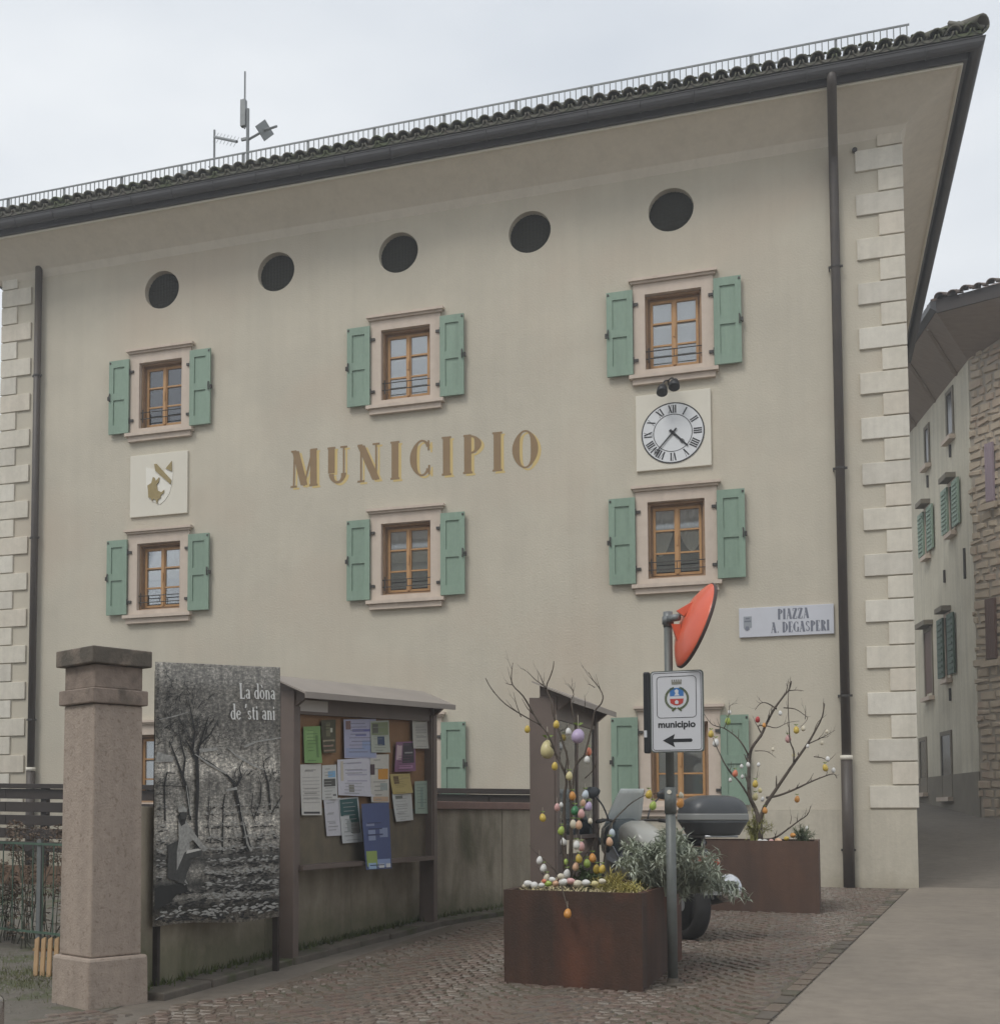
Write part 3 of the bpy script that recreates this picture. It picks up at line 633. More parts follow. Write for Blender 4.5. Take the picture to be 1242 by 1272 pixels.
# moss cushions on the tiles near the corner
random.seed(8); mo = MB()
for k in range(120):
    x = random.choice([random.uniform(-3,rx1-.1), random.uniform(rx1-2.4,rx1-.1), random.uniform(WX0,0)]); d = random.uniform(-.03,.12)
    r = random.uniform(.012,.03); mo.lathe([(r,0),(r*.9,r*.3),(r*.5,r*.6),(0.0001,r*.7)], 6, Matrix.Translation((x, ry0+d, zE+.105+d*SL)))
kind(mo.build('roof_moss', moss_m, roof), 'stuff')
# --- snow guard
gy = WY-.5; gz = zE+(gy-ry0)*SL+.16
b = MB(); gx0, gx1 = WX0-.5, 1.47
for z in (gz, gz+.18): b.box((gx0,gy-.008,z-.012),(gx1+.03,gy+.008,z+.012))
sg_ = b.build('snow_guard', galv, hall)
b = MB(); b.box((-.007,-.006,0),(.007,.006,.156)); bal = b.mesh('baluster', galv)
b = MB(); b.box((-.018,-.012,-.12),(.018,.012,.20)); b.box((-.018,-.012,-.14),(.018,.3,-.11)); gpost = b.mesh('guard_post', galv)
n = int((gx1-gx0)/.083)
for k in range(n): inst(bal, 'baluster', sg_, (gx1-k*.083, gy, gz+.012))
for k in range(13): inst(gpost, 'guard_post', sg_, (gx1-.9-k*1.12, gy+.016, gz))
# --- downpipes
def pipe(x, strap_z, neck=True):
    b = MB(); b.tube((smoothpath([(x-.02,WY-.885,10.93),(x-.02,WY-.86,10.80),(x-.01,WY-.45,10.45),(x,WY-.12,10.2),(x,WY-.10,9.9)],4) if neck else [(x,WY-.10,10.55)])+[(x,WY-.10,1.75)], .062, 12); p = b.build('downpipe', pipe_m, hall, True)
    b = MB(); b.tube([(x,WY-.10,g(x,WY)-.02),(x,WY-.10,1.74)], .075, 12); b.build('pipe_shoe', pipe_m, p, True)
    b = MB(); b.tube([(x,WY-.10,1.74),(x,WY-.10,1.80)], .082, 12); b.build('pipe_collar', white_pan, p, True)
    for z in strap_z:
        b = MB(); b.tube([(x,WY-.10,z),(x,WY-.10,z+.03)], .07, 12); b.box((x-.09,WY-.1,z),(x-.075,WY,z+.03)); b.box((x-.095,WY-.11,z),(x+.095,WY-.09,z+.03)); b.build('pipe_bracket', iron, p)
pipe(.515, (.5,2.6,5.75,8.6)); pipe(-12.50, (2.6,5.75,8.6), False)
# --- MUNICIPIO painted letters
xl = -7.75; wide = .70; trk = .37
tot = sum((GL[c][0])*wide for c in 'MUNICIPIO')*.60; gap = (4.02-tot)/8
for c in 'MUNICIPIO':
    zb = 6.245-(xl+7.75)/4*.05
    M = face_M((xl, WY-.0035, zb), FX); mb_, _ = text_mb(c, .60, M, wide, 0, .0002, 1.12)
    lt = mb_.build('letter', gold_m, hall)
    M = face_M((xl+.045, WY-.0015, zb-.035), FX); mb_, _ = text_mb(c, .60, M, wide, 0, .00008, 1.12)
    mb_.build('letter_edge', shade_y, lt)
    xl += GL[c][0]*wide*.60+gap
# vent pipe stub near the quoins
b = MB(); b.lathe([(.035,0),(.035,.04)], 12, Matrix.Translation((.80,WY,10.28))@Matrix.Rotation(R(90),4,'X')); b.build('vent_stub', iron, hall)

# --- clock
ck = tag(empty('wall_clock', (-1.73, WY, 5.99)), 'square cream clock panel with roman numerals between the two right-hand windows', 'clock')
b = MB(); b.box((-2.26, WY-.045, 5.99),(-1.20, WY-.0, 7.11)); b.build('clock_panel', white_pan, ck, bevel=.006)
CC = Vector((-1.735, WY-.047, 6.51))
b = MB(); b.lathe([(.44,0),(.44,.006)], 64, Matrix.Translation(CC)@Matrix.Rotation(R(90),4,'X')); dial = b.build('dial', dial_m, ck)
def ring(b, r0, r1, y, n=64):
    vs = []
    for k in range(n):
        a = 2*math.pi*k/n; vs += [(CC.x+r0*math.cos(a),y,CC.z+r0*math.sin(a)),(CC.x+r1*math.cos(a),y,CC.z+r1*math.sin(a))]
    b.add(vs, [(2*k,2*k+1,(2*k+3)%(2*n),(2*k+2)%(2*n)) for k in range(n)])
b = MB(); ring(b,.43,.447,CC.y-.008); b.build('outer_ring', hand_m, ck)
b = MB(); ring(b,.268,.278,CC.y-.008); b.build('inner_ring', hand_m, ck)
for k, s in enumerate(['XII','I','II','III','IIII','V','VI','VII','VIII','IX','X','XI']):
    a = R(90-30*k); h_ = .115; w_ = textw(s, h_, .62, .02)
    right = Vector((math.sin(a), 0, -math.cos(a))); up = Vector((math.cos(a), 0, math.sin(a)))
    base = CC+up*.293-right*(w_/2)+Vector((0,-.009,0))
    M = Matrix.Translation(base)@Matrix((right, up, Vector((0,-1,0)))).transposed().to_4x4()
    mb_, _ = text_mb(s, h_, M, .62, .02, .0001, .95); mb_.build('numeral', hand_m, dial)
def hand(name, ang, l, w0, tail, yoff, ornate):
    a = R(90-ang); up = Vector((math.cos(a),0,math.sin(a))); rt2 = Vector((math.sin(a),0,-math.cos(a))); b = MB(); o = CC+Vector((0,yoff,0))
    b.prism([o-up*tail-rt2*w0*.7, o-up*tail+rt2*w0*.7, o+up*l+rt2*w0*.35, o+up*l-rt2*w0*.35], (0,-.004,0))
    c = o+up*l*ornate; n = 16
    vs = []
    for k in range(n):
        t = 2*math.pi*k/n
        for r in (.028,.018): vs.append(c+up*r*1.3*math.cos(t)+rt2*r*math.sin(t)-Vector((0,.005,0)))
    b.add(vs, [(2*k,2*k+1,(2*k+3)%(2*n),(2*k+2)%(2*n)) for k in range(n)])
    b.prism([o-rt2*.045-up*.008,o+rt2*.045-up*.008,o+rt2*.045+up*.008,o-rt2*.045+up*.008],(0,-.004,0))
    b.build(name, hand_m, ck)
hand('hour_hand', 135, .30, .028, .06, -.016, .62); hand('minute_hand', 222, .40, .018, .08, -.022, .86)
# spot lamps over the clock
lp = tag(empty('clock_spotlight', (-1.80, WY, 7.13)), 'pair of small black spotlights on a bracket above the clock', 'lamp')
b = MB(); b.tube(smoothpath([(-1.79,WY,7.24),(-1.79,WY-.10,7.27),(-1.83,WY-.22,7.22),(-1.85,WY-.25,7.14)]),.012,6); b.tube(smoothpath([(-1.79,WY-.08,7.27),(-1.72,WY-.2,7.27),(-1.68,WY-.25,7.2)]),.012,6); b.build('bracket', iron, lp)
for x, z in ((-1.85,7.09),(-1.68,7.15)):
    b = MB(); M = Matrix.Translation((x,WY-.26,z+.06))@Matrix.Rotation(R(150),4,'X'); b.lathe([(.02,0),(.055,.02),(.072,.07),(.08,.15),(.07,.155),(.02,.14)],14,M); b.build('lamp_head', black_m, lp, True)
# --- coat of arms plaque
pq = tag(empty('crest_plaque', (-10.13, WY, 5.98)), 'square cream plaque with a gilded shield between the two left-hand windows', 'plaque')
b = MB(); b.box((-10.67,WY-.04,5.98),(-9.59,WY,7.03)); b.build('plaque_panel', white_pan, pq, bevel=.006)
def zp(x, y, Y=WY-.052): return Vector((-10.67+(x-480)/213*1.08, Y, 7.03-(y-482)/232*1.05+(x-480)/213*.0))
shield = [(540,530),(572,540),(600,560),(640,520),(641,560),(637,600),(628,635),(612,660),(594,674),(570,662),(550,640),(541,600)]
b = MB(); b.prism([zp(x,y,WY-.048) for x,y in shield], (0,.01,0)); b.build('shield', mat('pale_shield',(.80,.77,.69),.7), pq)
for pts in ([(572,522),(581,522),(636,588),(633,603),(577,548)], [(615,543),(637,517),(638,556)],
            [(548,600),(562,592),(568,570),(574,573),(578,586),(592,573),(590,590),(582,600),(586,622),(600,630),(610,622),(608,634),(598,640),(596,652),(588,655),(584,672),(580,658),(570,652),(566,660),(560,648),(552,645)]):
    b = MB(); b.prism([zp(x,y) for x,y in pts], (0,-.012,0)); b.build('gilded_relief', olive_m, pq)
# --- street name sign
sn = tag(empty('street_name_sign', (-.235,WY,3.49)), 'white marble street name sign reading PIAZZA A. DEGASPERI', 'sign')
b = MB(); b.box((-.86,WY-.04,3.485),(.395,WY,3.90)); b.build('sign_slab', mat('white_marble',(.60,.61,.66),.4,(.55,.56,.60),5,.5), sn, bevel=.004)
ink = mat('engraved_letters', (.17,.18,.22), .7)
for s, zb, xc, h_, wd2 in (('PIAZZA', 3.715, -.13, .150, .56), ('A. DEGASPERI', 3.53, -.045, .150, .56)):
    w_ = textw(s, h_, wd2, .1); letters(s, h_, face_M((xc-w_/2, WY-.0415, zb), FX), wd2, .1, .0002, 1.15, ink, sn)
b = MB()
for pts in ([(0,0),(.03,-.05),(.06,-.01),(.11,0),(.11,.16),(0,.16)],):
    b.prism([(-.80+x,WY-.041,3.62+z) for x,z in pts], (0,-.0015,0))
b.build('small_crest', mat('crest_grey',(.30,.32,.35),.7), sn)
b = MB(); b.prism([(-.78,WY-.044,3.60),(-.75,WY-.044,3.575),(-.72,WY-.044,3.60),(-.735,WY-.044,3.64),(-.77,WY-.044,3.64)],(0,-.001,0)); b.box((-.79,WY-.0445,3.70),(-.70,WY-.043,3.72)); b.box((-.77,WY-.0445,3.74),(-.72,WY-.043,3.76)); b.build('crest_lines', ink, sn)
# --- antennas
def antenna(name, label, x, y, parts):
    r = tag(empty(name, (x,y,zE+(y-ry0)*SL)), label, 'antenna')
    for nm, fn in parts: b = MB(); fn(b); b.build(nm, galv, r)
    return r
ax, ay = -10.45, 22.0
base = zE+(ay-ry0)*SL
def f1(b): b.tube([(ax,ay,base-.1),(ax,ay,15.3)], .035, 8)
def f2(b): b.tube([(ax-.07,ay,14.9),(ax-.07,ay,16.1)], .018, 6); b.box((ax-.15,ay-.05,14.95),(ax-.04,ay+.05,15.5)); b.cbox((ax-.06,ay,14.68),(.16,.05,.05))
def f3(b):
    n = 10; M = Matrix.Translation((ax+.42,ay-.1,14.72))@Matrix.Rotation(R(60),4,'Z')@Matrix.Rotation(R(90),4,'X')@Matrix.Rotation(R(45),4,'Z')
    b.box((-.16,-.16,-.01),(.16,.16,.01),M); b.tube([(ax,ay,14.65),(ax+.42,ay-.1,14.72),(ax+.75,ay-.25,14.66)], .025, 6)
antenna('mast_antenna', 'tall antenna mast with a square grid dish on the roof', ax, ay, [('mast',f1),('whip',f2),('grid_dish',f3)])
bx_, by_ = -11.2, 22.0
def f4(b): b.tube([(bx_,by_,base-.1),(bx_,by_,15.0)], .022, 6)
def f5(b):
    b.tube([(bx_,by_,14.85),(bx_+.75,by_-.5,14.35)], .03, 6)
    for k in range(7):
        t = k/6; c = Vector((bx_+.05+.68*t,by_-.03-.45*t,14.82-.46*t)); b.tube([c+Vector((0,-.12,.0))-Vector((.0,0,.16)), c+Vector((0,.12,0))+Vector((0,0,.16))], .006, 4)
def f6(b):
    b.tube([(bx_-.5,by_,13.75),(bx_+.55,by_,13.75)], .014, 5); b.tube([(bx_,by_-.25,14.1),(bx_,by_+.25,14.1)], .012, 5)
    for k in range(3): b.tube([(bx_-.4+.4*k,by_-.3,13.75),(bx_-.4+.4*k,by_+.3,13.75)], .006, 4)
antenna('aerial_antenna', 'thin television aerial with slanted boom left of the tall mast', bx_, by_, [('mast',f4),('boom',f5),('dipole_bar',f6)])
cx_ = -11.85
def f7(b): b.tube([(cx_,by_,base-.1),(cx_,by_,14.15)], .018, 6)
def f8(b): b.cbox((cx_+.03,by_-.05,14.10),(.13,.12,.22)); b.cbox((cx_-.02,by_,13.85),(.2,.04,.04))
antenna('receiver_antenna', 'small short aerial with box receiver, leftmost on the roof', cx_, by_, [('mast',f7),('receiver_box',f8)])
# camera-facing neighbour on the left edge
nb = tag(empty('neighbour_house', (-17.5,26,0)), 'brick and render house beyond the left corner of the town hall', 'building')
b = MB(); b.box((-24,23,-.5),(-15.3,33,8.6)); b.build('wall', mat('dull_render',(.33,.29,.25),.9,(.27,.22,.19),1.5,.5), nb)
b = MB(); b.box((-24,22.97,-.5),(-15.27,22.99,5.2)); b.build('brick_face', mat('old_brick',(.22,.12,.09),.9,(.16,.09,.07),9,.6,.4,30), nb)
b = MB(); b.prism([(-24.5,22.4,8.5),(-14.9,22.4,8.5),(-14.9,28,10.9),(-24.5,28,10.9)],(0,0,.18)); b.build('roof', tile_far, nb)
for z in (2,6.3):
    b = MB(); b.box((-18.1,22.93,z),(-17.0,22.965,z+1.4)); b.build('window', farglass, nb)

# =================================================================== FAR HOUSES ON THE RIGHT
K0 = Vector((3.60, 30.0)); DA = Vector((math.sin(R(-8.8)), math.cos(R(-8.8)))); DB = Vector((.62, -.785)).normalized()
def fplane(u, v, off=0): return on_plane(u, v, K0, K0+DA, off)
fh = tag(empty('cream_house', (K0.x, K0.y, g(*K0))), 'cream rendered house with green shutters down the side street', 'building')
def wallbox(p, d, l, n, th, z0, z1):        # vertical slab
    a = Vector((p.x,p.y)); q = a+d*l; e = a+n*th; r_ = q+n*th
    return [(a.x,a.y,z0),(q.x,q.y,z0),(r_.x,r_.y,z0),(e.x,e.y,z0)], z1-z0
NB = Vector((DA.y, -DA.x))           # to the right, into the house
b = MB(); pl, hz = wallbox(K0, DA, 16, NB, 9, 1.95, 11.5); b.prism(pl, (0,0,hz)); b.build('wall', cream_m, fh)
b = MB(); pl, hz = wallbox(K0-NB*.02, DA, 16, NB, 9, .3, 1.95); b.prism(pl, (0,0,hz)); b.build('plinth', plinth_far, fh)
n2 = -NB
def fwin(u0, v0, u1, v1, shutters, m=farglass, hood=True, name='window'):
    """u0 = far edge, u1 = near edge, v0 top / v1 bottom at the near edge"""
    a = fplane(u0, (v0+v1)/2); c = fplane(u1, (v0+v1)/2); zt = fplane(u1, v0).z; zb = fplane(u1, v1).z
    A = Vector((a.x,a.y)); C = Vector((c.x,c.y)); l = (A-C).length
    def bx(b, s0, s1, o0, o1, z0, z1):
        p = C+DA*s0+n2*o0; q = C+DA*s1+n2*o0; r_ = C+DA*s1+n2*o1; s_ = C+DA*s0+n2*o1
        b.prism([(p.x,p.y,z0),(q.x,q.y,z0),(r_.x,r_.y,z0),(s_.x,s_.y,z0)], (0,0,z1-z0))
    b = MB(); bx(b,0,l,-.02,.012,zb,zt); wn = b.build(name, m, fh)
    b = MB(); bx(b,-.1,0,.0,.03,zb-.1,zt+.1); bx(b,l,l+.1,.0,.03,zb-.1,zt+.1); bx(b,0,l,.0,.03,zt,zt+.1); b.build('frame', trim_m if shutters else plinth_far, wn)
    b = MB(); bx(b,-.14,l+.14,.0,.14,zb-.2,zb-.1); b.build('sill', trim_m, wn)
    if hood: b = MB(); bx(b,-.16,l+.16,.0,.22,zt+.12,zt+.24); b.build('hood', plinth_far, wn)
    if shutters:
        for s0, s1 in ((-.55,-.04),(l+.04,l+.55)):
            b = MB(); bx(b,s0,s1,.035,.08,zb-.02,zt+.02)
            for k in range(9):
                z = zb+.08+(zt-zb-.2)*k/8; bx(b,s0+.07,s1-.07,.08,.1,z,z+.05)
            b.build('shutter', green_m if shutters == 1 else greyteal, wn)
fwin(1180.5,600,1185.5,655,1); fwin(1150.5,632,1154,685,1)
fwin(1175.5,765,1180,838,2); fwin(1150,782,1158,860,0,brown_sh)
fwin(1177,484,1183.5,536,0,hood=False); fwin(1150,530,1154,572,0,hood=False)
fwin(1171,912,1182,985,0,farglass,False,'doorway'); fwin(1144,920,1151,980,0,farglass,False,'doorway')
for u, v in ((1180,560),(1152,598),(1173,716),(1198,700),(1180,863)):
    p = fplane(u, v, .02); b = MB(); b.tube([(p.x,p.y,p.z-.15 if v != 700 else p.z-.35),(p.x,p.y,p.z+.15 if v != 700 else p.z+.35)], .035, 6); b.tube([(p.x,p.y,p.z-.04),(p.x+NB.x*.1,p.y+NB.y*.1,p.z)], .03, 5); b.build('wall_anchor', iron, fh)
# stone house, corner to corner with the cream one
shs = tag(empty('stone_house', (K0.x+.05, K0.y-.1, g(*K0))), 'rubble stone house with lilac and brown shutters at the right edge', 'building')
NS = Vector((-DB.y, DB.x)); NS = -NS if NS.dot(K0) > 0 else NS
B0 = K0+DB*.02
b = MB(); pl, hz = wallbox(B0, DB, 7, -NS, .4, .2, 11.5); b.prism(pl, (0,0,hz)); b.build('wall', mortar, shs)
random.seed(21); st = MB(); z = .6
while z < 11.25:
    h_ = random.uniform(.12,.24); s_ = random.uniform(-.12,.1)
    while s_ < 3.6:
        l = random.uniform(.18,.46); o = random.uniform(.02,.06)
        p = B0+DB*s_; q = B0+DB*(s_+l-.025); e = NS*o
        zj = random.uniform(-.05,.05); hq = random.uniform(-.05,.05)
        vs = [(p.x-NS.x*.05,p.y-NS.y*.05,z),(q.x-NS.x*.05,q.y-NS.y*.05,z),(q.x-NS.x*.05,q.y-NS.y*.05,z+h_-.02),(p.x-NS.x*.05,p.y-NS.y*.05,z+h_-.02)]
        c1 = p+DB*.02+e; c2 = q-DB*.02+e
        c1 += DB*random.uniform(0,.04); c2 -= DB*random.uniform(0,.04); vs += [(c1.x,c1.y,z+.015+max(zj,0)),(c2.x,c2.y,z+.015+max(-zj,0)),(c2.x,c2.y,z+h_-.03-max(hq,0)),(c1.x,c1.y,z+h_-.03-max(-hq,0))]
        st.add(vs, [(4,5,6,7),(0,1,5,4),(1,2,6,5),(2,3,7,6),(3,0,4,7)]); s_ += l
    z += h_
kind(st.build('wall_stones', stone_m, shs), 'stuff')
def splane(u, v, off=0): return on_plane(u, v, B0, B0+DB, off)
for (u0,v0,u1,v1,m_2,nm) in ((1223.5,548,1233,622,lilac,'shutter'),(1224,742,1236,818,brown_sh,'shutter')):
    a = splane(u0,(v0+v1)/2,.10); c = splane(u1,(v0+v1)/2,.10); zt = splane(u1,v0,.1).z; zb = splane(u1,v1,.1).z
    e = Vector((NS.x,NS.y,0))*.05
    b = MB(); b.prism([(a.x,a.y,zb),(c.x,c.y,zb),(c.x,c.y,zt),(a.x,a.y,zt)], tuple(-e)); so_ = b.build('shutter', m_2, shs)
    b = MB()
    for k in range(5):
        t0 = k/5+.02; t1 = (k+1)/5-.02; p = a.lerp(c,t0); q = a.lerp(c,t1); b.prism([(p.x,p.y,zb+.02),(q.x,q.y,zb+.02),(q.x,q.y,zt-.02),(p.x,p.y,zt-.02)], tuple(e*.3))
    b.build('shutter_boards', m_2, so_)
    b = MB(); d = (c-a).normalized(); b.prism([(a.x-d.x*.1,a.y-d.y*.1,zb-.16),(c.x+d.x*.1,c.y+d.y*.1,zb-.16),(c.x+d.x*.1,c.y+d.y*.1,zb-.03),(a.x-d.x*.1,a.y-d.y*.1,zb-.03)], tuple(e*1.5)); b.build('sill', stone_m, shs)
# their common overhanging roof (belongs to the cream house)
C0 = Vector((2.83, 28.5)); DF = Vector((.92,-.39)).normalized(); ze = 11.95
far = C0+DA*18; rgt = C0+DF*9
k1 = K0+DA*18; k2 = K0+DB*7.0
b = MB()
b.quad((C0.x,C0.y,ze-.12),(far.x,far.y,ze-.12),(k1.x,k1.y,11.2),(K0.x,K0.y,11.2)); b.quad((C0.x,C0.y,ze-.12),(K0.x,K0.y,11.2),(k2.x,k2.y,11.2),(rgt.x,rgt.y,ze-.12))
b.build('board_soffit', brownsoff, fh)
b = MB()
for k in range(9):
    p = C0+DA*(k*1.9+.9); q = K0+DA*(k*1.9+.9); b.bar((p.x+.05,p.y,ze-.16),(q.x,q.y,11.19), .07, .05)
b.build('rafter', brownsoff, fh)
b = MB(); gd = [(-.10,-.1),(-.11,.06),(-.02,.1),(.02,-.04)]
b.prism([(C0.x+NB.x*x,C0.y+NB.y*x,ze+z_) for x,z_ in ((-.12,-.02),(-.12,.12),(.0,.12),(.0,-.1))], (DA.x*18,DA.y*18,0)); b.build('gutter', copper_dark, fh)
b = MB(); nf = Vector((-DF.y,DF.x)); nf = -nf if nf.dot(C0) < 0 else nf
b.prism([(C0.x+nf.x*x,C0.y+nf.y*x,ze+z_) for x,z_ in ((.0,-.14),(.0,.14),(.05,.14),(.05,-.14))], (DF.x*9,DF.y*9,0)); b.build('fascia', darkwood, fh)
b = MB(); rg = [(C0.x,C0.y,ze+.12),(rgt.x,rgt.y,ze+.12),(rgt.x+6,rgt.y+8,ze+3),(far.x+4.5,far.y-5,ze+3),(far.x,far.y,ze+.12)]
b.quad((C0.x,C0.y,ze+.1),(rgt.x,rgt.y,ze+.1),(8.5,32,ze+2.6)); b.quad((C0.x,C0.y,ze+.1),(8.5,32,ze+2.6),(4.6,43,ze+2.6),(far.x,far.y,ze+.1)); b.quad((rgt.x,rgt.y,ze+.1),(16,34,ze+2.6),(8.5,32,ze+2.6))
rf = b.build('roof', tile_far, fh)
# eave tiles along the near edge
for k in range(34):
    p = C0+DF*(.10+k*.26)
    ang = math.atan2(nf.y,nf.x)-math.pi/2
    inst(tmeshes[1], 'roof_tile', rf, (p.x-nf.x*.1,p.y-nf.y*.1,ze+.13+random.uniform(-.01,.03)), (R(20),random.uniform(-.06,.06),ang), (1.15,1.15,1.15))
for k in range(30):
    p = C0+DA*(.2+k*.3); inst(tmeshes[1], 'roof_tile', rf, (p.x-.02,p.y,ze+.13), (R(20),0,R(-90)), (1.2,1.2,1.2))
# house across the square, behind the viewer (mirrored in the lower windows)
oh = tag(empty('opposite_house', (-4,-16,g(0,-16))), 'house across the square behind the viewer, seen only as a reflection', 'building')
b = MB(); b.box((-22,-24,-1.5),(16,-16,13)); b.build('wall', cream_m, oh)
b = MB(); b.prism([(-22.8,-15.2,13),(16.8,-15.2,13),(16.8,-20,15.5),(-22.8,-20,15.5)],(0,0,.2)); b.build('roof', tile_far, oh)
for xx in range(-20,15,4):
    for zz in (1,4.3,7.6):
        b = MB(); b.box((xx,-15.97,zz),(xx+1.1,-15.93,zz+1.6)); wn_ = b.build('window', farglass, oh)
        for q in (-.6,1.15): b = MB(); b.box((xx+q,-15.97,zz),(xx+q+.55,-15.91,zz+1.6)); b.build('shutter', greyteal, wn_)
# house closing the side street beyond
eh = tag(empty('green_roof_house', (1.9,47,g(1.9,47))), 'distant house closing the side street, mostly hidden behind the corner', 'building')
b = MB(); b.box((-3,47,1.5),(2.6,58,12.5)); b.build('wall', plinth_m, eh)
b = MB(); b.prism([(-3.5,46.2,12.4),(3.1,46.2,12.4),(3.1,52,15),(-3.5,52,15)],(0,0,.2)); b.build('roof', mat('mossy_roof',(.08,.09,.05),.95,(.06,.07,.045),3,.5), eh)

# =================================================================== WALL, KERB, PILLAR
WP = [(-4.42,7.55),(-4.24,9.35),(-3.82,12.3),(-3.3,13.8),(-2.9,14.9)]
WP = [Vector(p) for p in WP]
def offs(pts, d):
    o = []
    for i, p in enumerate(pts):
        a = (pts[min(i+1,len(pts)-1)]-pts[max(i-1,0)]).normalized(); n = Vector((a.y,-a.x)); o.append(p+n*d)
    return o          # positive d = towards the piazza (right)
cwall = tag(empty('boundary_wall', (WP[0].x-.1,WP[0].y,-.27)), 'low stained concrete wall with a brown coping behind the noticeboard', 'wall')
def strip_solid(pts, d0, d1, z0f, z1f):
    b = MB(); A = offs(pts,d0); B = offs(pts,d1); vs = []
    for p, q in zip(A,B): vs += [(p.x,p.y,z0f(p)),(q.x,q.y,z0f(p)),(q.x,q.y,z1f(p)),(p.x,p.y,z1f(p))]
    fs = []
    for i in range(len(A)-1):
        for k in range(4): fs.append((i*4+k, i*4+(k+1)%4, (i+1)*4+(k+1)%4, (i+1)*4+k))
    fs += [(3,2,1,0), tuple(len(A)*4-4+k for k in range(4))]
    b.add(vs, fs); return b
# cast panels with joints
for i in range(4):
    seg = WP[i+1]-WP[i]; n = max(1, round(seg.length/1.35))
    for k in range(n):
        a = WP[i]+seg*(k/n)+seg.normalized()*.006; c = WP[i]+seg*((k+1)/n)-seg.normalized()*.006
        b = strip_solid([a,c], -.20, random.uniform(-.004,.004), lambda p: g(p.x,p.y)-.1, lambda p: 1.05); b.build('concrete_panel', conc, cwall, bevel=.006, seg=1)
b = strip_solid(WP[1:], -.26, .05, lambda p: 1.052, lambda p: 1.135); b.build('coping', coping_m, cwall, bevel=.008)
# narrow kerb at the foot of the wall
kb = MB(); ks = WP[:4]
kerb = kind(empty('kerb', (ks[0].x,ks[0].y,g(*ks[0]))), 'structure')
random.seed(4)
for i in range(3):
    seg = ks[i+1]-ks[i]; n = round(seg.length/.55)
    for k in range(n):
        a = ks[i]+seg*(k/n)+seg.normalized()*.004; c = ks[i]+seg*((k+1)/n)-seg.normalized()*.004
        b = strip_solid([a,c], .003, .27+random.uniform(-.015,.015), lambda p: g(p.x,p.y)-.05, lambda p: g(p.x,p.y)+.055+random.uniform(-.004,.004)); b.build('kerb_stone', kerb_m, kerb, bevel=.012, seg=2)
# moss / litter at the wall foot
random.seed(6); b = MB()
for k in range(900):
    i = random.choice((0,1,1,1,2)); p = WP[i].lerp(WP[i+1], random.random()); n = Vector(((WP[i+1]-WP[i]).y,-(WP[i+1]-WP[i]).x)).normalized()
    q = p+n*(.008+abs(random.gauss(0,.05))); z = g(q.x,q.y)+.055; h_ = random.uniform(.02,.075); a = random.uniform(0,6.28); w2 = .008
    b.add([(q.x-w2*math.cos(a),q.y-w2*math.sin(a),z),(q.x+w2*math.cos(a),q.y+w2*math.sin(a),z),(q.x+random.uniform(-.03,.03),q.y+random.uniform(-.03,.03),z+h_)], [(0,1,2)])
kind(tag(b.build('wall_foot_moss', moss_m), 'green moss and weeds growing along the foot of the concrete wall', 'moss'), 'stuff')
# gate pillar
PC = Vector((-4.56,7.36)); pz = -.31; pa = R(-26)
gp_ = tag(empty('gate_pillar', (PC.x,PC.y,pz), pa), 'tall square pink granite gate pillar with a dark stained cap left of the poster', 'pillar')
def psq(h_, z0, z1, name, m, bev=.012, h1=None):
    b = MB(); h1 = h1 or h_
    M = Matrix.Translation((PC.x,PC.y,0))@Matrix.Rotation(pa,4,'Z')
    vs = [M@Vector((x*h_,y*h_,z0)) for x,y in ((-1,-1),(1,-1),(1,1),(-1,1))]+[M@Vector((x*h1,y*h1,z1)) for x,y in ((-1,-1),(1,-1),(1,1),(-1,1))]
    b.add(vs, [(0,3,2,1),(4,5,6,7),(0,1,5,4),(1,2,6,5),(2,3,7,6),(3,0,4,7)])
    return b.build(name, m, gp_, bevel=bev)
psq(.238, pz-.1, .045, 'base_block', marble, .02, .232); psq(.198, .047, 1.735, 'shaft', marble, .012, .192)
psq(.219, 1.737, 1.84, 'band', marble_band, .009); psq(.190, 1.842, 2.0, 'neck', marble_band, .008); psq(.236, 2.002, 2.115, 'cap', marble_cap, .008)

# =================================================================== DARK WOODEN RAILING ALONG THE BUILDING
dr = tag(empty('wooden_railing', (-9,16,-.05)), 'dark brown horizontal board railing in front of the town hall', 'railing')
def rz(x): return 1.44-(x+12)*.0175
RY = 16.0
xs_ = [-15.4+1.9*k for k in range(7)]+[-3.0]
for i in range(len(xs_)-1):
    x0, x1 = xs_[i]+.003, xs_[i+1]-.003
    for k in range(5):
        dz = -.115-.2*k; b = MB(); h_ = .152
        b.prism([(x0,RY-.02,rz(x0)+dz-h_/2),(x1,RY-.02,rz(x1)+dz-h_/2),(x1,RY-.02,rz(x1)+dz+h_/2),(x0,RY-.02,rz(x0)+dz+h_/2)],(0,.04,0)); b.build('board', darkwood, dr, bevel=.004, seg=1)
for x in [-15.0]+[-10.95-.0, -11.85]+[-9,-7,-5,-3.1]:
    b = MB(); b.box((x-.05,RY+.022,g(x,RY)-.1),(x+.05,RY+.12,rz(x)-.03)); b.build('post', darkwood, dr)
b = MB(); b.prism([(-15.4,RY-.07,rz(-15.4)-.03),(-3,RY-.07,rz(-3)-.03),(-3,RY-.07,rz(-3)+.04),(-15.4,RY-.07,rz(-15.4)+.04)],(0,.2,0)); b.build('handrail', darkwood, dr, bevel=.006)
b = MB(); b.box((-15.4,RY-.1,-.4),(-3,RY+.2,.22)); b.build('railing_plinth', mat('rusty_step',(.17,.10,.06),.8,(.12,.08,.05),5,.5), dr)

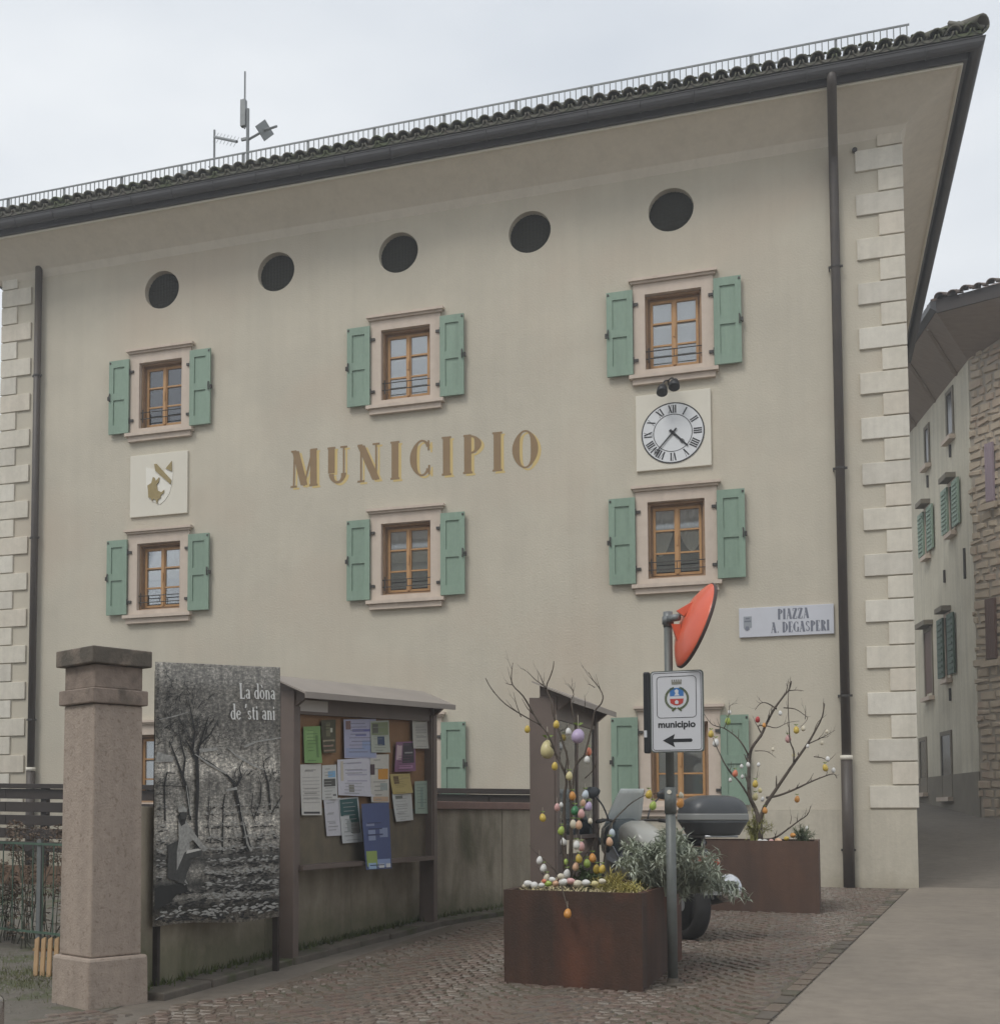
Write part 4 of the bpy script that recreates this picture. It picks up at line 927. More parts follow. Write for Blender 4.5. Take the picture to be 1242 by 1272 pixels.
# =================================================================== POSTER
PA = on_plane(186,980,(-4.40,7.72),(-3.99,9.0)); 
PL, PR = at(187,1000,7.70).xy, at(343,1000,8.95).xy
pt = tag(empty('photo_banner', (PL.x,PL.y,.2)), 'large black and white photo banner of a woman among vines, hung beside the gate pillar', 'banner')
def pq_(s, z, off=0.0):
    d = PR-PL; n = Vector((d.y,-d.x)).normalized(); p = PL+d*s+n*off
    return Vector((p.x,p.y,z))
ztL, ztR, zbL, zbR = 2.075, 2.16, .205, .185
def pm(s, t, off=0.0): return pq_(s, (zbL+(ztL-zbL)*t)*(1-s)+(zbR+(ztR-zbR)*t)*s+(0.012*math.sin(s*7) if t < .03 else 0), off)
pm_m = bpy.data.materials.new('banner_print'); pm_m.use_nodes = True; t = pm_m.node_tree; bb = t.nodes['Principled BSDF']; bb.inputs['Roughness'].default_value = .55
def nn(ty, **k):
    n = t.nodes.new(ty)
    for a, c in k.items(): setattr(n, a, c)
    return n
uvn = nn('ShaderNodeUVMap'); 
def noise(sx, sy, sc, det=6, rough=.65, dist=0):
    m = nn('ShaderNodeMapping'); m.inputs['Scale'].default_value = (sx,sy,1); t.links.new(uvn.outputs[0], m.inputs[0])
    n = nn('ShaderNodeTexNoise'); n.inputs['Scale'].default_value = sc; n.inputs['Detail'].default_value = det; n.inputs['Roughness'].default_value = rough; n.inputs['Distortion'].default_value = dist
    t.links.new(m.outputs[0], n.inputs['Vector']); return n.outputs['Fac']
def ramp(pts):
    r_ = nn('ShaderNodeValToRGB'); e = r_.color_ramp.elements
    while len(e) < len(pts): e.new(.5)
    for q, (p, v) in zip(e, pts): q.position = p; q.color = (v, v*.975, v*.93, 1)
    return r_
sep = nn('ShaderNodeSeparateXYZ'); t.links.new(uvn.outputs[0], sep.inputs[0])
wob = nn('ShaderNodeMath', operation='MULTIPLY_ADD'); t.links.new(noise(3,1,2), wob.inputs[0]); wob.inputs[1].default_value = .07; 
t.links.new(sep.outputs[1], wob.inputs[2])
tone = ramp([(.03,.42),(.09,.05),(.14,.30),(.18,.035),(.23,.32),(.28,.06),(.35,.46),(.42,.60),(.50,.34),(.58,.30),(.63,.80),(.69,.40),(.80,.22),(.97,.26)])
t.links.new(wob.outputs[0], tone.inputs[0])
det = ramp([(.36,.22),(.47,.55),(.53,.95),(.62,1.9)]); t.links.new(noise(1,1.5,64,10,.82), det.inputs[0])
det2 = ramp([(.3,.25),(.5,.9),(.7,1.6)]); t.links.new(noise(2.2,.7,17,8,.75,.5), det2.inputs[0])
for n_ in (det,det2):
    mm = nn('ShaderNodeMix'); mm.data_type = 'RGBA'; mm.blend_type = 'MULTIPLY'; mm.inputs[0].default_value = 1
    src = tone.outputs[0] if n_ is det else last_
    t.links.new(src, mm.inputs[6]); t.links.new(n_.outputs[0], mm.inputs[7]); last_ = mm.outputs[2]
ad = nn('ShaderNodeMix'); ad.data_type = 'RGBA'; ad.blend_type = 'ADD'; ad.inputs[0].default_value = 1; ad.inputs[7].default_value = (.022,.022,.02,1)
t.links.new(last_, ad.inputs[6]); t.links.new(ad.outputs[2], bb.inputs['Base Color'])
b = MB(); nx, nz_ = 14, 10; vs = []
for j in range(nz_+1):
    for i in range(nx+1): vs.append(pm(i/nx, j/nz_, .035+.006*math.sin(i*.9+j*.3)))
b.add(vs, [(j*(nx+1)+i,j*(nx+1)+i+1,(j+1)*(nx+1)+i+1,(j+1)*(nx+1)+i) for j in range(nz_) for i in range(nx)])
po = b.build('print_sheet', pm_m, pt, True)
uvl = po.data.uv_layers.new(name='UVMap')
for poly in po.data.polygons:
    for li in poly.loop_indices:
        vi = po.data.loops[li].vertex_index; uvl.data[li].uv = ((vi%(nx+1))/nx*.55, (vi//(nx+1))/nz_)
sm = po.modifiers.new('thick','SOLIDIFY'); sm.thickness = .004; sm.offset = -1
pdark = mat('print_dark', (.022,.021,.019), .6); pmid = mat('print_mid',(.09,.088,.08),.6,(.03,.03,.028),40,.7); plight = mat('print_light',(.52,.51,.47),.6,(.20,.195,.18),45,.5); pwhite = mat('print_white',(.62,.60,.55),.6)
def dec(pts, wpx, m, name='print_line', off=.046):      # polyline in banner pixels (zoomed picture 618x1272 px), width
    b = MB(); P = []
    for x, y in pts: P.append(((x-28)/(590-28), 1-(y-35)/(1235-35)))
    ws = wpx if isinstance(wpx,(list,tuple)) else [wpx]*len(P)
    for i in range(len(P)-1):
        a = Vector((P[i][0]*.468,P[i][1])); c = Vector((P[i+1][0]*.468,P[i+1][1])); d = (c-a).normalized(); n = Vector((-d.y,d.x))
        w0 = ws[i]/1200/2; w1 = ws[i+1]/1200/2; q = [a-n*w0,a+n*w0,c+n*w1,c-n*w1]
        b.quad(*[pm(v.x/.468, v.y, off+i*.00004) for v in q])
    return b
tr = [([(205,900),(200,760),(205,600),(200,480),(180,440),(150,390)],[14,12,14,16,10,4]),([(200,480),(215,400),(235,330),(250,280)],[12,9,6,3]),([(180,440),(190,350),(175,270),(160,200)],[9,8,5,2]),([(175,760),(160,620),(140,560),(110,470),(85,400)],[10,12,12,8,3]),([(140,560),(150,480),(130,400),(120,330)],[10,8,5,2]),
 ([(205,420),(260,360),(290,300)],[9,5,2]),([(430,910),(410,790),(385,680),(365,590),(330,550),(250,490),(195,460)],[16,16,14,13,9,6,4]),([(370,620),(400,560),(390,520),(410,480)],[10,8,5,2]),([(450,910),(420,800),(390,700)],[6,8,6]),([(540,720),(530,600),(510,530),(500,460)],[8,8,6,2]),([(460,760),(490,680),(495,600),(480,560)],[6,7,5,2]),([(315,920),(318,700),(325,640)],[6,6,3]),([(250,760),(255,650)],[5,3]),([(70,760),(65,600),(75,540),(110,545)],[6,6,5,3]),([(30,600),(80,600),(150,605)],[4,4,3]),([(545,740),(600,650)],[5,3]),([(265,870),(250,780),(262,700)],[4,4,2]),([(455,640),(447,720),(470,790)],[4,4,3])]
tb = MB()
for p, w_ in tr: q = dec(p, w_, None); tb.add(q.v, q.f)
random.seed(31)
for k in range(130):     # fine twigs of the printed trees
    x, y = random.choice(((200,420),(150,380),(110,330),(230,330),(170,260),(90,220),(385,540),(505,520),(60,330)))
    x += random.gauss(0,28); y += random.gauss(0,55); a = random.uniform(-2.4,-.7); l = random.uniform(20,70)
    q = dec([(x,y),(x+math.cos(a)*l*.5,y+math.sin(a)*l*.5),(x+math.cos(a+.3)*l,y+math.sin(a+.3)*l)],[3,2.4,1], None, off=.0462+k*.00001); 
    if all(32 < xx < 586 for xx in (x,x+math.cos(a+.3)*l)) and y-l > 45: tb.add(q.v, q.f)
kind(tb.build('printed_trees', pdark, po), 'stuff')
tb = MB()
for p, w_ in (([(40,300),(110,280),(160,262)],[3,5,3]),([(190,455),(250,500),(330,548)],[4,10,6]),([(335,425),(380,465),(460,510),(510,530)],[3,8,10,5]),([(410,420),(470,395),(590,375)],[12,8,5]),([(330,625),(380,615)],[10,14]),([(30,470),(100,480)],[50,20]),([(210,440),(290,430)],[18,14]),([(395,700),(430,880),(450,912)],[3,7,12]),([(155,600),(175,740)],[3,6])): q = dec(p, w_, None, off=.0485); tb.add(q.v, q.f)
kind(tb.build('printed_poles', plight, po), 'stuff')
def decpoly(pts, m, name, off):
    b = MB(); b.quad(*[pm((x-28)/562, 1-(y-35)/1200, off) for x,y in pts]); return b.build(name, m, po)
decpoly([(122,760),(150,755),(172,790),(235,885),(228,905),(185,850),(170,860),(172,900),(150,940),(140,1000),(165,1050),(150,1055),(118,985),(118,900),(125,850)], plight, 'printed_blouse', .050)
decpoly([(80,870),(122,850),(118,985),(160,1050),(80,1020)], pmid, 'printed_skirt', .0495)
decpoly([(120,735),(140,715),(160,730),(150,775),(135,785),(125,765)], pdark, 'printed_head', .0505)
decpoly([(120,700),(138,692),(158,705),(157,720),(122,722)], plight, 'printed_headscarf', .051)
decpoly([(150,905),(222,895),(222,925),(148,940)], pmid, 'printed_basket', .0515); decpoly([(160,897),(205,890),(222,897),(155,912)], pwhite, 'printed_basket_rim', .052)
decpoly([(30,1060),(160,1040),(165,1085),(120,1095),(90,1130),(30,1160)], pdark, 'printed_shadow', .0488)
# lettering
dd = (PR-PL).normalized(); rt3 = Vector((dd.x,dd.y,(ztR-ztL)/(PR-PL).length*.9)).normalized()
banner_txt = mat('banner_lettering', (.85,.84,.80), .6)
random.seed(61)
for nm_, m_3, q0 in (('printed_soil_lights', plight, 0), ('printed_soil_darks', pdark, 1)):
    tb = MB()
    for k in range(900 if q0 == 0 else 700):
        row = random.choice((700,735,790,850,905,960,1015,1075,1130,1195)); sc_ = .6+(row-700)/500
        y = row+random.gauss(0,7)*sc_-(9*sc_ if q0 == 0 else -9*sc_); x = random.uniform(36,584)
        if q0 == 0 and x < 230 and 1040 < y < 1150: continue
        if 75 < x < 240 and 690 < y < 1060: continue
        l = random.uniform(3,13)*sc_; hh_ = random.uniform(1.5,4.5)*sc_; a = random.uniform(-.3,.3)
        y = min(max(y,50),1222); x = min(max(x,34+l),584-l)
        q = dec([(x-l,y-l*a),(x,y-hh_*.6),(x+l,y+l*a)], [1, hh_*2, 1], None, off=.0455+.0000015*k); tb.add(q.v, q.f)
    if q0:
        for k in range(520):      # leaf specks of the trees at the top
            cx2, cy2, sx2, sy2 = random.choice(((130,300,60,90),(230,330,45,60),(90,170,60,70),(330,380,90,40),(480,300,80,60),(520,560,50,30),(60,620,25,60)))
            x = min(max(random.gauss(cx2,sx2),36),584); y = min(max(random.gauss(cy2,sy2),48),640); l = random.uniform(1.5,5)
            if x > 290 and y < 310: continue
            q = dec([(x-l,y),(x+l*.4,y-l)], [2,3.5], None, off=.0459+.0000015*k); tb.add(q.v, q.f)
    kind(tb.build(nm_, m_3, po), 'stuff')
decpoly([(150,905),(172,900),(176,960),(160,1000),(150,1040),(165,1055),(120,1040),(118,985)], pmid, 'printed_apron', .0513)
decpoly([(222,872),(240,880),(243,900),(230,905)], plight, 'printed_hand', .0522)
decpoly([(128,722),(156,722),(158,742),(146,755),(132,750)], pmid, 'printed_face', .0516)
for s, xr, yb, h_ in (('La do`na', 560, 193, 76/1200*1.87), ("de 'sti ani", 560, 293, 76/1200*1.87)):
    wd2 = .84; W_ = textw(s, h_, wd2, .03)
    p = pm((xr-28)/562-W_/((PR-PL).length), 1-(yb-35)/1200, .054); n_ = Vector((dd.y,-dd.x,0)); up3 = n_.cross(rt3).normalized()
    M = Matrix.Translation(p)@Matrix((rt3, up3 if up3.z > 0 else -up3, n_)).transposed().to_4x4()
    letters(s, h_, M, wd2, .03, .0001, 1.25, banner_txt, po)
for s_ in (.07, 1.03):
    b = MB(); p = pq_(s_, 0, -.03); b.box((p.x-.022,p.y-.02,g(p.x,p.y)-.1),(p.x+.022,p.y+.02,2.02)); b.build('banner_post', darkwood, pt)

# =================================================================== NOTICEBOARDS
def noticeboard(A, B, zt, label, narrow=False, board_z=(.55,1.93)):
    r = tag(empty('noticeboard', (A.x,A.y,g(A.x,A.y))), label, 'noticeboard', 'roofed brown metal noticeboards along the wall')
    d = (B-A).normalized(); n = Vector((d.y,-d.x)); L_ = (B-A).length
    def bx(b, s0, s1, o0, o1, z0, z1, z2=None):
        P = [A+d*s0+n*o0, A+d*s1+n*o0, A+d*s1+n*o1, A+d*s0+n*o1]
        b.add([(p.x,p.y,z0) for p in P]+[(p.x,p.y,(z2 if (z2 is not None and i > 1) else z1)) for i,p in enumerate(P)], [(0,3,2,1),(4,5,6,7),(0,1,5,4),(1,2,6,5),(2,3,7,6),(3,0,4,7)])
    dep = (-.10,.06)
    for s0 in (0, L_-.09):
        b = MB(); bx(b,s0,s0+.09,dep[0],dep[1],g(A.x,A.y)-.1,zt); b.build('post', rail_m, r, bevel=.004, seg=1)
        b = MB(); Q = [(.05,zt-.14),((.08 if narrow else .19),zt-.03+(.03 if narrow else 0)),(-.10,zt+.10),(-.10,zt-.12)]; b.prism([(A+d*(s0+.02)+n*o).to_3d()+Vector((0,0,z)) for o,z in Q], (d*.05).to_3d()); b.build('canopy_bracket', rail_m, r)
    b = MB()
    ov = .10 if narrow else .22
    c = [(-.14,zt+.135),(ov,zt+.135-.44*(ov+.14)),(ov,zt+.12-.44*(ov+.14)),(-.14,zt+.12)]
    P0 = [(A+d*-.10+n*o).to_3d()+Vector((0,0,z)) for o,z in c]; e = (d*(L_+.20)).to_3d()
    b.prism(P0, e); b.prism([P0[1]+Vector((0,0,.002)),P0[1]+Vector((0,0,-.05)),P0[1]+Vector((0,0,-.05))+n.to_3d()*.006,P0[1]+Vector((0,0,.002))+n.to_3d()*.006], e)
    b.build('canopy', canopy_m, r)
    b = MB(); bx(b,.092,L_-.092,-.03,.03,zt-.19,zt+.045); b.build('header', rail_m, r)
    z0, z1 = board_z
    b = MB(); bx(b,.092,L_-.092,-.07,-.03,z0,z1); b.build('back_panel', cork, r)
    return r, bx, L_
NA, NBp = Vector((-4.03,9.32)), Vector((-3.655,12.2))
nb1, bx1, L1 = noticeboard(NA, NBp, 2.03, 'wide roofed noticeboard covered in leaflets against the concrete wall', board_z=(.62,1.90))
b = MB(); bx1(b,.092,L1-.092,-.035,-.02,.56,1.05); b.build('lower_panel', backing, nb1)
b = MB(); bx1(b,.092,L1-.092,-.03,.10,.535,.575); b.build('bottom_rail', rail_m, nb1)
for q0, q1 in ((.092,.12),(L1-.12,L1-.092)): b = MB(); bx1(b,q0,q1,-.03,.05,.575,1.90); b.build('inner_frame', rail_m, nb1)
b = MB(); bx1(b,.12,.62,.031,.034,1.865,1.96); b.build('header_label', mat('off_white_label',(.55,.52,.48),.6), nb1)
for o_ in [c for c in bpy.data.objects if c.parent == nb1]:
    dN_ = (NBp-NA).normalized()
    for v in o_.data.vertices:
        z_ = v.co.z+o_.location.z
        if z_ > 1.65: v.co.z += .13*((v.co.x+o_.location.x-NA.x)*dN_.x+(v.co.y+o_.location.y-NA.y)*dN_.y)/L1-.015
dN = (NBp-NA).normalized(); nN = Vector((dN.y,-dN.x))
hp = NA+dN*.80+nN*.032
M = Matrix.Translation((hp.x,hp.y,1.875))@Matrix((dN.to_3d(),Vector((0,0,1)),nN.to_3d())).transposed().to_4x4()
letters('C O M U N E', .06, M, .8, .1, .0001, 1, mat('faded_lettering',(.20,.16,.12),.6), nb1)
# leaflets
def npt(u, v, off): return on_plane(u, v, NA, NBp, off)
PAP = [ # label, corners px (tl,tr,br,bl), base colour, bars [(x0,y0,x1,y1,colour)]
 ('green leaflet at top left of the noticeboard', [(377,903),(398,902),(398,948),(377,948)], (.22,.38,.13), [(.68,.25,.82,.85,(.12,.22,.07)),(.1,.1,.55,.4,(.28,.45,.17))]),
 ('dark olive leaflet with pale lines beside the green one', [(399,895),(417,894),(417,935),(399,936)], (.075,.07,.035), [(.3,.08,.6,.5,(.16,.15,.08)),(.05,.6,.9,.66,(.3,.25,.17)),(.05,.75,.8,.81,(.3,.2,.15)),(.05,.9,.9,.95,(.28,.2,.15)),(.6,.25,.75,.38,(.5,.5,.4))]),
 ('large lavender poster with blue title at the top centre', [(427,894),(467,893),(467,942),(427,942)], (.44,.44,.58), [(.25,.26,.8,.32,(.13,.13,.35)),(.35,.38,.68,.43,(.16,.17,.38)),(.05,.04,.2,.26,(.22,.13,.12)),(.05,.74,.95,.97,(.33,.38,.55)),(.55,.55,.95,.78,(.30,.38,.58))]),
 ('photo leaflet with small dark blue square', [(460,896),(483,895),(483,935),(460,935)], (.44,.47,.40), [(.05,.05,.95,.45,(.22,.26,.14)),(.35,.5,.72,.78,(.04,.07,.14)),(.1,.1,.4,.4,(.10,.10,.08))]),
 ('tall white sheet at the left edge', [(373,950),(399,949),(399,1013),(373,1013)], (.62,.60,.55), [(.1,.93,.9,.97,(.07,.07,.07)),(.2,.12,.6,.15,(.4,.38,.36))]+[(.08,.25+.07*k,.9,.265+.07*k,(.45,.43,.41)) for k in range(8)]),
 ('narrow white leaflet with a blue sky picture', [(400,951),(418,950),(418,993),(400,994)], (.60,.60,.57), [(.4,.18,.9,.36,(.22,.42,.62)),(.12,.40,.88,.62,(.09,.09,.08)),(.7,.85,.9,.9,(.15,.15,.15))]),
 ('wide white sheet in the middle of the noticeboard', [(419,944),(464,941),(463,990),(419,988)], (.62,.61,.66), [(.25,.1,.65,.14,(.40,.38,.48)),(.25,.3,.8,.33,(.42,.40,.50)),(.25,.42,.8,.45,(.42,.40,.5)),(.08,.05,.15,.6,(.55,.50,.40)),(.25,.58,.8,.61,(.42,.4,.5)),(.28,.7,.42,.9,(.25,.24,.2))]),
 ('collage leaflet with an orange patch', [(460,938),(483,937),(483,997),(459,997)], (.60,.58,.52), [(.4,.3,.95,.52,(.60,.28,.04)),(.0,.2,.22,.42,(.08,.05,.06)),(.1,.88,.95,.98,(.55,.38,.25)),(.5,.6,.9,.75,(.35,.40,.38))]),
 ('slanted white sheet low on the left', [(402,993),(423,991),(425,1038),(405,1039)], (.62,.61,.64), [(.15,.1,.6,.13,(.4,.4,.42)),(.1,.4,.5,.43,(.45,.45,.46)),(.1,.6,.6,.63,(.45,.45,.46))]),
 ('white sheet with a dark green picture', [(421,992),(445,990),(449,1046),(424,1048)], (.60,.61,.60), [(.03,.03,.93,.4,(.04,.11,.11)),(.45,.35,.93,.78,(.045,.12,.11)),(.5,.55,.9,.8,(.22,.22,.2)),(.3,.5,.5,.75,(.35,.37,.36))]),
 ('long blue poster hanging over the bottom rail', [(449,999),(483,997),(486,1079),(453,1081)], (.085,.115,.25), [(.12,.3,.42,.34,(.25,.28,.42)),(.18,.40,.44,.56,(.26,.31,.46)),(.6,.38,.9,.52,(.26,.31,.46)),(.05,.72,.45,.95,(.32,.42,.12)),(.45,.85,.95,.97,(.30,.38,.60)),(.1,.9,.4,.99,(.35,.50,.68)),(.5,.92,.7,.98,(.7,.7,.7)),(.78,.92,.95,.98,(.7,.7,.7))]),
 ('purple framed concert poster under the right corner', [(492,922),(516,921),(515,958),(490,959)], (.26,.12,.22), [(.35,.05,.92,.72,(.045,.035,.05)),(.05,.1,.3,.6,(.55,.42,.44)),(.45,.35,.85,.4,(.3,.3,.3)),(.2,.8,.85,.9,(.42,.22,.36))]),
 ('yellow poster with a brown drawing', [(484,962),(509,961),(511,985),(487,987)], (.50,.40,.15), [(.15,.1,.4,.5,(.14,.09,.04)),(.5,.2,.9,.25,(.38,.30,.14))]),
 ('slanted white sheet under the yellow poster', [(487,986),(511,984),(513,1019),(490,1021)], (.62,.64,.62), [(.15,.1,.5,.2,(.16,.18,.16)),(.1,.4,.75,.43,(.42,.42,.42)),(.1,.55,.7,.58,(.42,.42,.42)),(.1,.7,.5,.73,(.4,.4,.4))]),
 ('small pale green leaflet at the right edge', [(515,971),(532,970),(532,1011),(515,1011)], (.36,.46,.38), [(.4,.2,.6,.8,(.24,.34,.29)),(.1,.08,.9,.12,(.28,.36,.30))]),
 ('pale cream leaflet at the top right of the noticeboard', [(512,893),(533,892),(533,930),(512,930)], (.55,.54,.48), [(.2,.2,.8,.5,(.45,.44,.40)),(.2,.6,.8,.64,(.35,.34,.32))]),
]
random.seed(12)
for i, (lb, cs, col, bars) in enumerate(PAP):
    off = -.008+.004*(i % 4)
    if i in (10,): off = .112
    c4 = [npt(u, v, off) for u, v in cs]
    r = tag(empty('notice', c4[3]), lb, 'leaflet', 'leaflets pinned to the wide noticeboard')
    def bil(x, y, lift=0):
        top = c4[0].lerp(c4[1], x); bot = c4[3].lerp(c4[2], x); p = top.lerp(bot, y)
        o = .003*(1+math.sin(x*3+i))*y+ (.008*y*y*(1+math.sin(i*2.1+x*2))) + lift
        return p+Vector((nN.x,nN.y,0))*o
    b = MB(); nx = 6; vs = [bil(a/nx, c/nx) for c in range(nx+1) for a in range(nx+1)]
    b.add(vs, [(c*(nx+1)+a,c*(nx+1)+a+1,(c+1)*(nx+1)+a+1,(c+1)*(nx+1)+a) for c in range(nx) for a in range(nx)])
    po2 = b.build('sheet', mat('paper_%d' % i, col, .6, tuple(c*.9 for c in col), 30, .5), r, True)
    dk = tuple(round(c*.55,2) for c in col); bars = list(bars)+[(.12+.1*random.random(), .1+.82*q/9+.01*random.random(), .5+.35*random.random(), .1+.82*q/9+.022, dk) for q in range(10) if random.random() < .7]
    for k, (x0,y0,x1,y1,c2) in enumerate(bars):
        b = MB(); n_ = 4; vs = [bil(x0+(x1-x0)*a/n_, y0+(y1-y0)*c/n_, .0012+.00025*k) for c in range(n_+1) for a in range(n_+1)]
        b.add(vs, [(c*(n_+1)+a,c*(n_+1)+a+1,(c+1)*(n_+1)+a+1,(c+1)*(n_+1)+a) for c in range(n_) for a in range(n_)])
        b.build('printed_block', mat('ink_%d_%d_%d' % tuple(int(q*100) for q in c2), c2, .6), po2, True)
# second, narrow noticeboard
A2, B2 = at(684,1000,11.05).xy, at(737,1000,12.7).xy
nb2, bx2, L2 = noticeboard(A2, B2, 2.07, 'glazed narrow noticeboard behind the egg tree, seen almost edge-on', board_z=(.75,1.9))
b = MB(); bx2(b,-.012,.0,-.19,.04,g(*A2)-.1,2.06,2.05); b.build('side_panel', rail_m, nb2)
b = MB(); bx2(b,.095,L2-.095,.03,.036,.80,1.86); b.build('door_glass', pane_m, nb2)
b = MB(); 
for s0 in (.095, L2/2-.02, L2-.135): bx2(b,s0,s0+.04,.02,.05,.76,1.9)
bx2(b,.135,L2-.135,.02,.05,.76,.80); bx2(b,.135,L2-.135,.02,.05,1.86,1.90); b.build('door_frame', rail_m, nb2)
b = MB(); bx2(b,.1,L2-.1,-.02,.02,.35,.62); b.build('lower_panel', rail_m, nb2)
b = MB(); bx2(b,.15,.55,-.028,-.024,1.0,1.75); bx2(b,.85,1.25,-.028,-.024,.95,1.7); b.build('notice_sheet', mat('grey_sheet',(.30,.32,.34),.6), nb2)

# =================================================================== PLANTERS
def planter(name, cs, ztop, label, m, soil_z):
    r = tag(empty(name, (cs[0].x,cs[0].y,g(*cs[0]))), label, 'planter', 'square rusty steel planters')
    ctr = sum((c for c in cs), Vector((0,0)))/4; th = .012
    for i in range(4):
        a = cs[i]; c = cs[(i+1)%4]; d = (c-a).normalized(); n = Vector((d.y,-d.x)); n = n if n.dot(a-ctr) > 0 else -n
        e = 0 if i % 2 else .0
        z0a, z0c = g(*a)-.06, g(*c)-.06; ins = .0 if i % 2 == 0 else th+.001
        a2 = a+d*ins; c2 = c-d*ins
        b = MB(); b.add([(a2.x,a2.y,z0a),(c2.x,c2.y,z0c),(c2.x-n.x*th,c2.y-n.y*th,z0c),(a2.x-n.x*th,a2.y-n.y*th,z0a),(a2.x,a2.y,ztop),(c2.x,c2.y,ztop),(c2.x-n.x*th,c2.y-n.y*th,ztop),(a2.x-n.x*th,a2.y-n.y*th,ztop)],[(0,3,2,1),(4,5,6,7),(0,1,5,4),(1,2,6,5),(2,3,7,6),(3,0,4,7)]); b.build('steel_side', m, r)
        b = MB(); q = [a2-n*(th+.001), c2-n*(th+.001), c2-n*(th+.036)-d*.036, a2-n*(th+.036)+d*.036]; b.prism([(p.x,p.y,ztop-.008) for p in q], (0,0,.007)); b.build('folded_rim', m, r)
    random.seed(3); n_ = 14; b = MB(); vs = []
    for j in range(n_+1):
        for i in range(n_+1):
            u, v = i/n_, j/n_; p = (cs[0]*(1-u)+cs[1]*u)*(1-v)+(cs[3]*(1-u)+cs[2]*u)*v; p = ctr+(p-ctr)*.955
            vs.append((p.x,p.y,soil_z+random.uniform(-.015,.02)))
    b.add(vs, [(j*(n_+1)+i,j*(n_+1)+i+1,(j+1)*(n_+1)+i+1,(j+1)*(n_+1)+i) for j in range(n_) for i in range(n_)])
    b.build('soil', soil, r, True); return r
P1 = [Vector(p) for p in ((-2.11,8.86),(-1.10,8.73),(-.99,10.40),(-2.03,10.52))]
planter('planter', P1, .445, 'large rusty steel planter in front, holding the tall egg-hung twigs', corten, .36)
P2 = [Vector(p) for p in ((-1.25,14.45),(.104,14.31),(.13,15.35),(-1.22,15.5))]
planter('planter', P2, .705, 'smaller-looking rusty steel planter behind the motorbike, near the downpipe', corten2, .64)
# ------------------------------------------------------------------ twigs
def sc(x, y, ox, oy, k, Y): return at(ox+x/k, oy+y/k, Y)
def twig_tree(root_loc, label, branches, Y0, group, seedn, dens=2, rad=.014, fork=.5):
    r = tag(empty('egg_tree', root_loc), label, 'bare branches', group)
    random.seed(seedn); ends = []
    for pts, r0 in branches:
        n = len(pts); P = []
        dy = random.uniform(-.25,.25)
        for i, p in enumerate(pts): P.append(at(p[0], p[1], Y0+dy*i/n+random.uniform(-.03,.03)))
        P = smoothpath(P, 3); rs = [r0*(1-.78*i/(len(P)-1)) for i in range(len(P))]
        b = MB(); b.tube(P, rs, 6)
        # side twigs
        for i in range(2, len(P)-1):
            if random.random() < fork:
                d = (P[i]-P[i-1]).normalized(); q = P[i]; l = random.uniform(.05,.16); a = Vector((random.uniform(-1,1), random.uniform(-1,1), random.uniform(-.1,1))).normalized()
                m1 = q+(d*.6+a*.6)*l*.5; m2 = m1+(d*.5+a*.4+Vector((0,0,.4)))*l*.5
                b.tube([q,m1,m2],[rs[i]*.55,rs[i]*.4,rs[i]*.2],4)
                if random.random() < .5: b.tube([m1,m1+(a*.7-d*.1+Vector((0,0,.2)))*l*.35],[rs[i]*.35,rs[i]*.15],4)
        b.build('branch', bark, r, True)
    return r
K = lambda pts, ox, oy, k: [(ox+x/k, oy+y/k) for x, y in pts]
br1 = [
 (K([(655,1980),(640,1272),(655,1130),(645,1040),(590,930),(530,780),(470,700),(380,650),(220,550),(120,440),(75,360)],590,780,5.78), .014),
 (K([(470,700),(410,600),(345,490),(270,410),(262,330),(272,250)],590,780,5.78), .009),
 (K([(270,410),(240,405),(215,395)],590,780,5.78), .005),
 (K([(670,1980),(690,1300),(672,1050),(655,900),(560,620),(545,520),(512,430),(540,350),(560,290),(566,240)],590,780,5.78), .012),
 (K([(512,430),(470,400),(430,370),(385,325),(340,290)],590,780,5.78), .006),
 (K([(500,430),(460,330),(450,310)],590,780,5.78), .004),
 (K([(690,1900),(700,1250),(715,1020),(760,940),(790,900),(840,700),(860,600),(905,545),(918,490),(890,430),(850,380),(815,320)],590,780,5.78), .011),
 (K([(860,430),(830,410),(805,405)],590,780,5.78), .004),
 (K([(680,1250),(720,1000),(735,780),(700,600),(690,520),(708,480),(690,430),(665,400)],590,780,5.78), .008),
 (K([(790,1080),(850,1020),(872,960),(862,920),(840,890)],590,780,5.78), .005),
 (K([(330,640),(300,560),(285,500),(275,460)],590,780,5.78), .004),
 (K([(780,600),(790,540),(785,480)],590,780,5.78), .004),
 (K([(240,1000),(320,860),(480,750),(620,690),(760,560),(880,400),(1000,330),(1080,325)],600,700,2.9) if False else [(748,1085),(757,1030),(775,1006),(790,994),(803,988),(822,986),(832,988)], .007),
 ([(700,1098),(688,1080),(676,1068),(664,1058),(657,1050)], .006), ([(690,1098),(673,1085),(668,1070),(672,1058)], .005),
 ([(705,1098),(714,1085),(722,1070),(741,1040),(748,1015)], .006), ([(702,1098),(700,1075),(698,1045),(697,1020),(705,990)], .007),
]
pc1 = (P1[0]+P1[1]+P1[2]+P1[3])/4
twig_tree((-1.75,9.7,.37), 'tall bare twigs hung with pastel eggs, standing in the front planter', br1, 9.65, 'egg-hung twig trees', 5, fork=.22)
z7 = lambda pts: K(pts, 840, 820, 3.534)
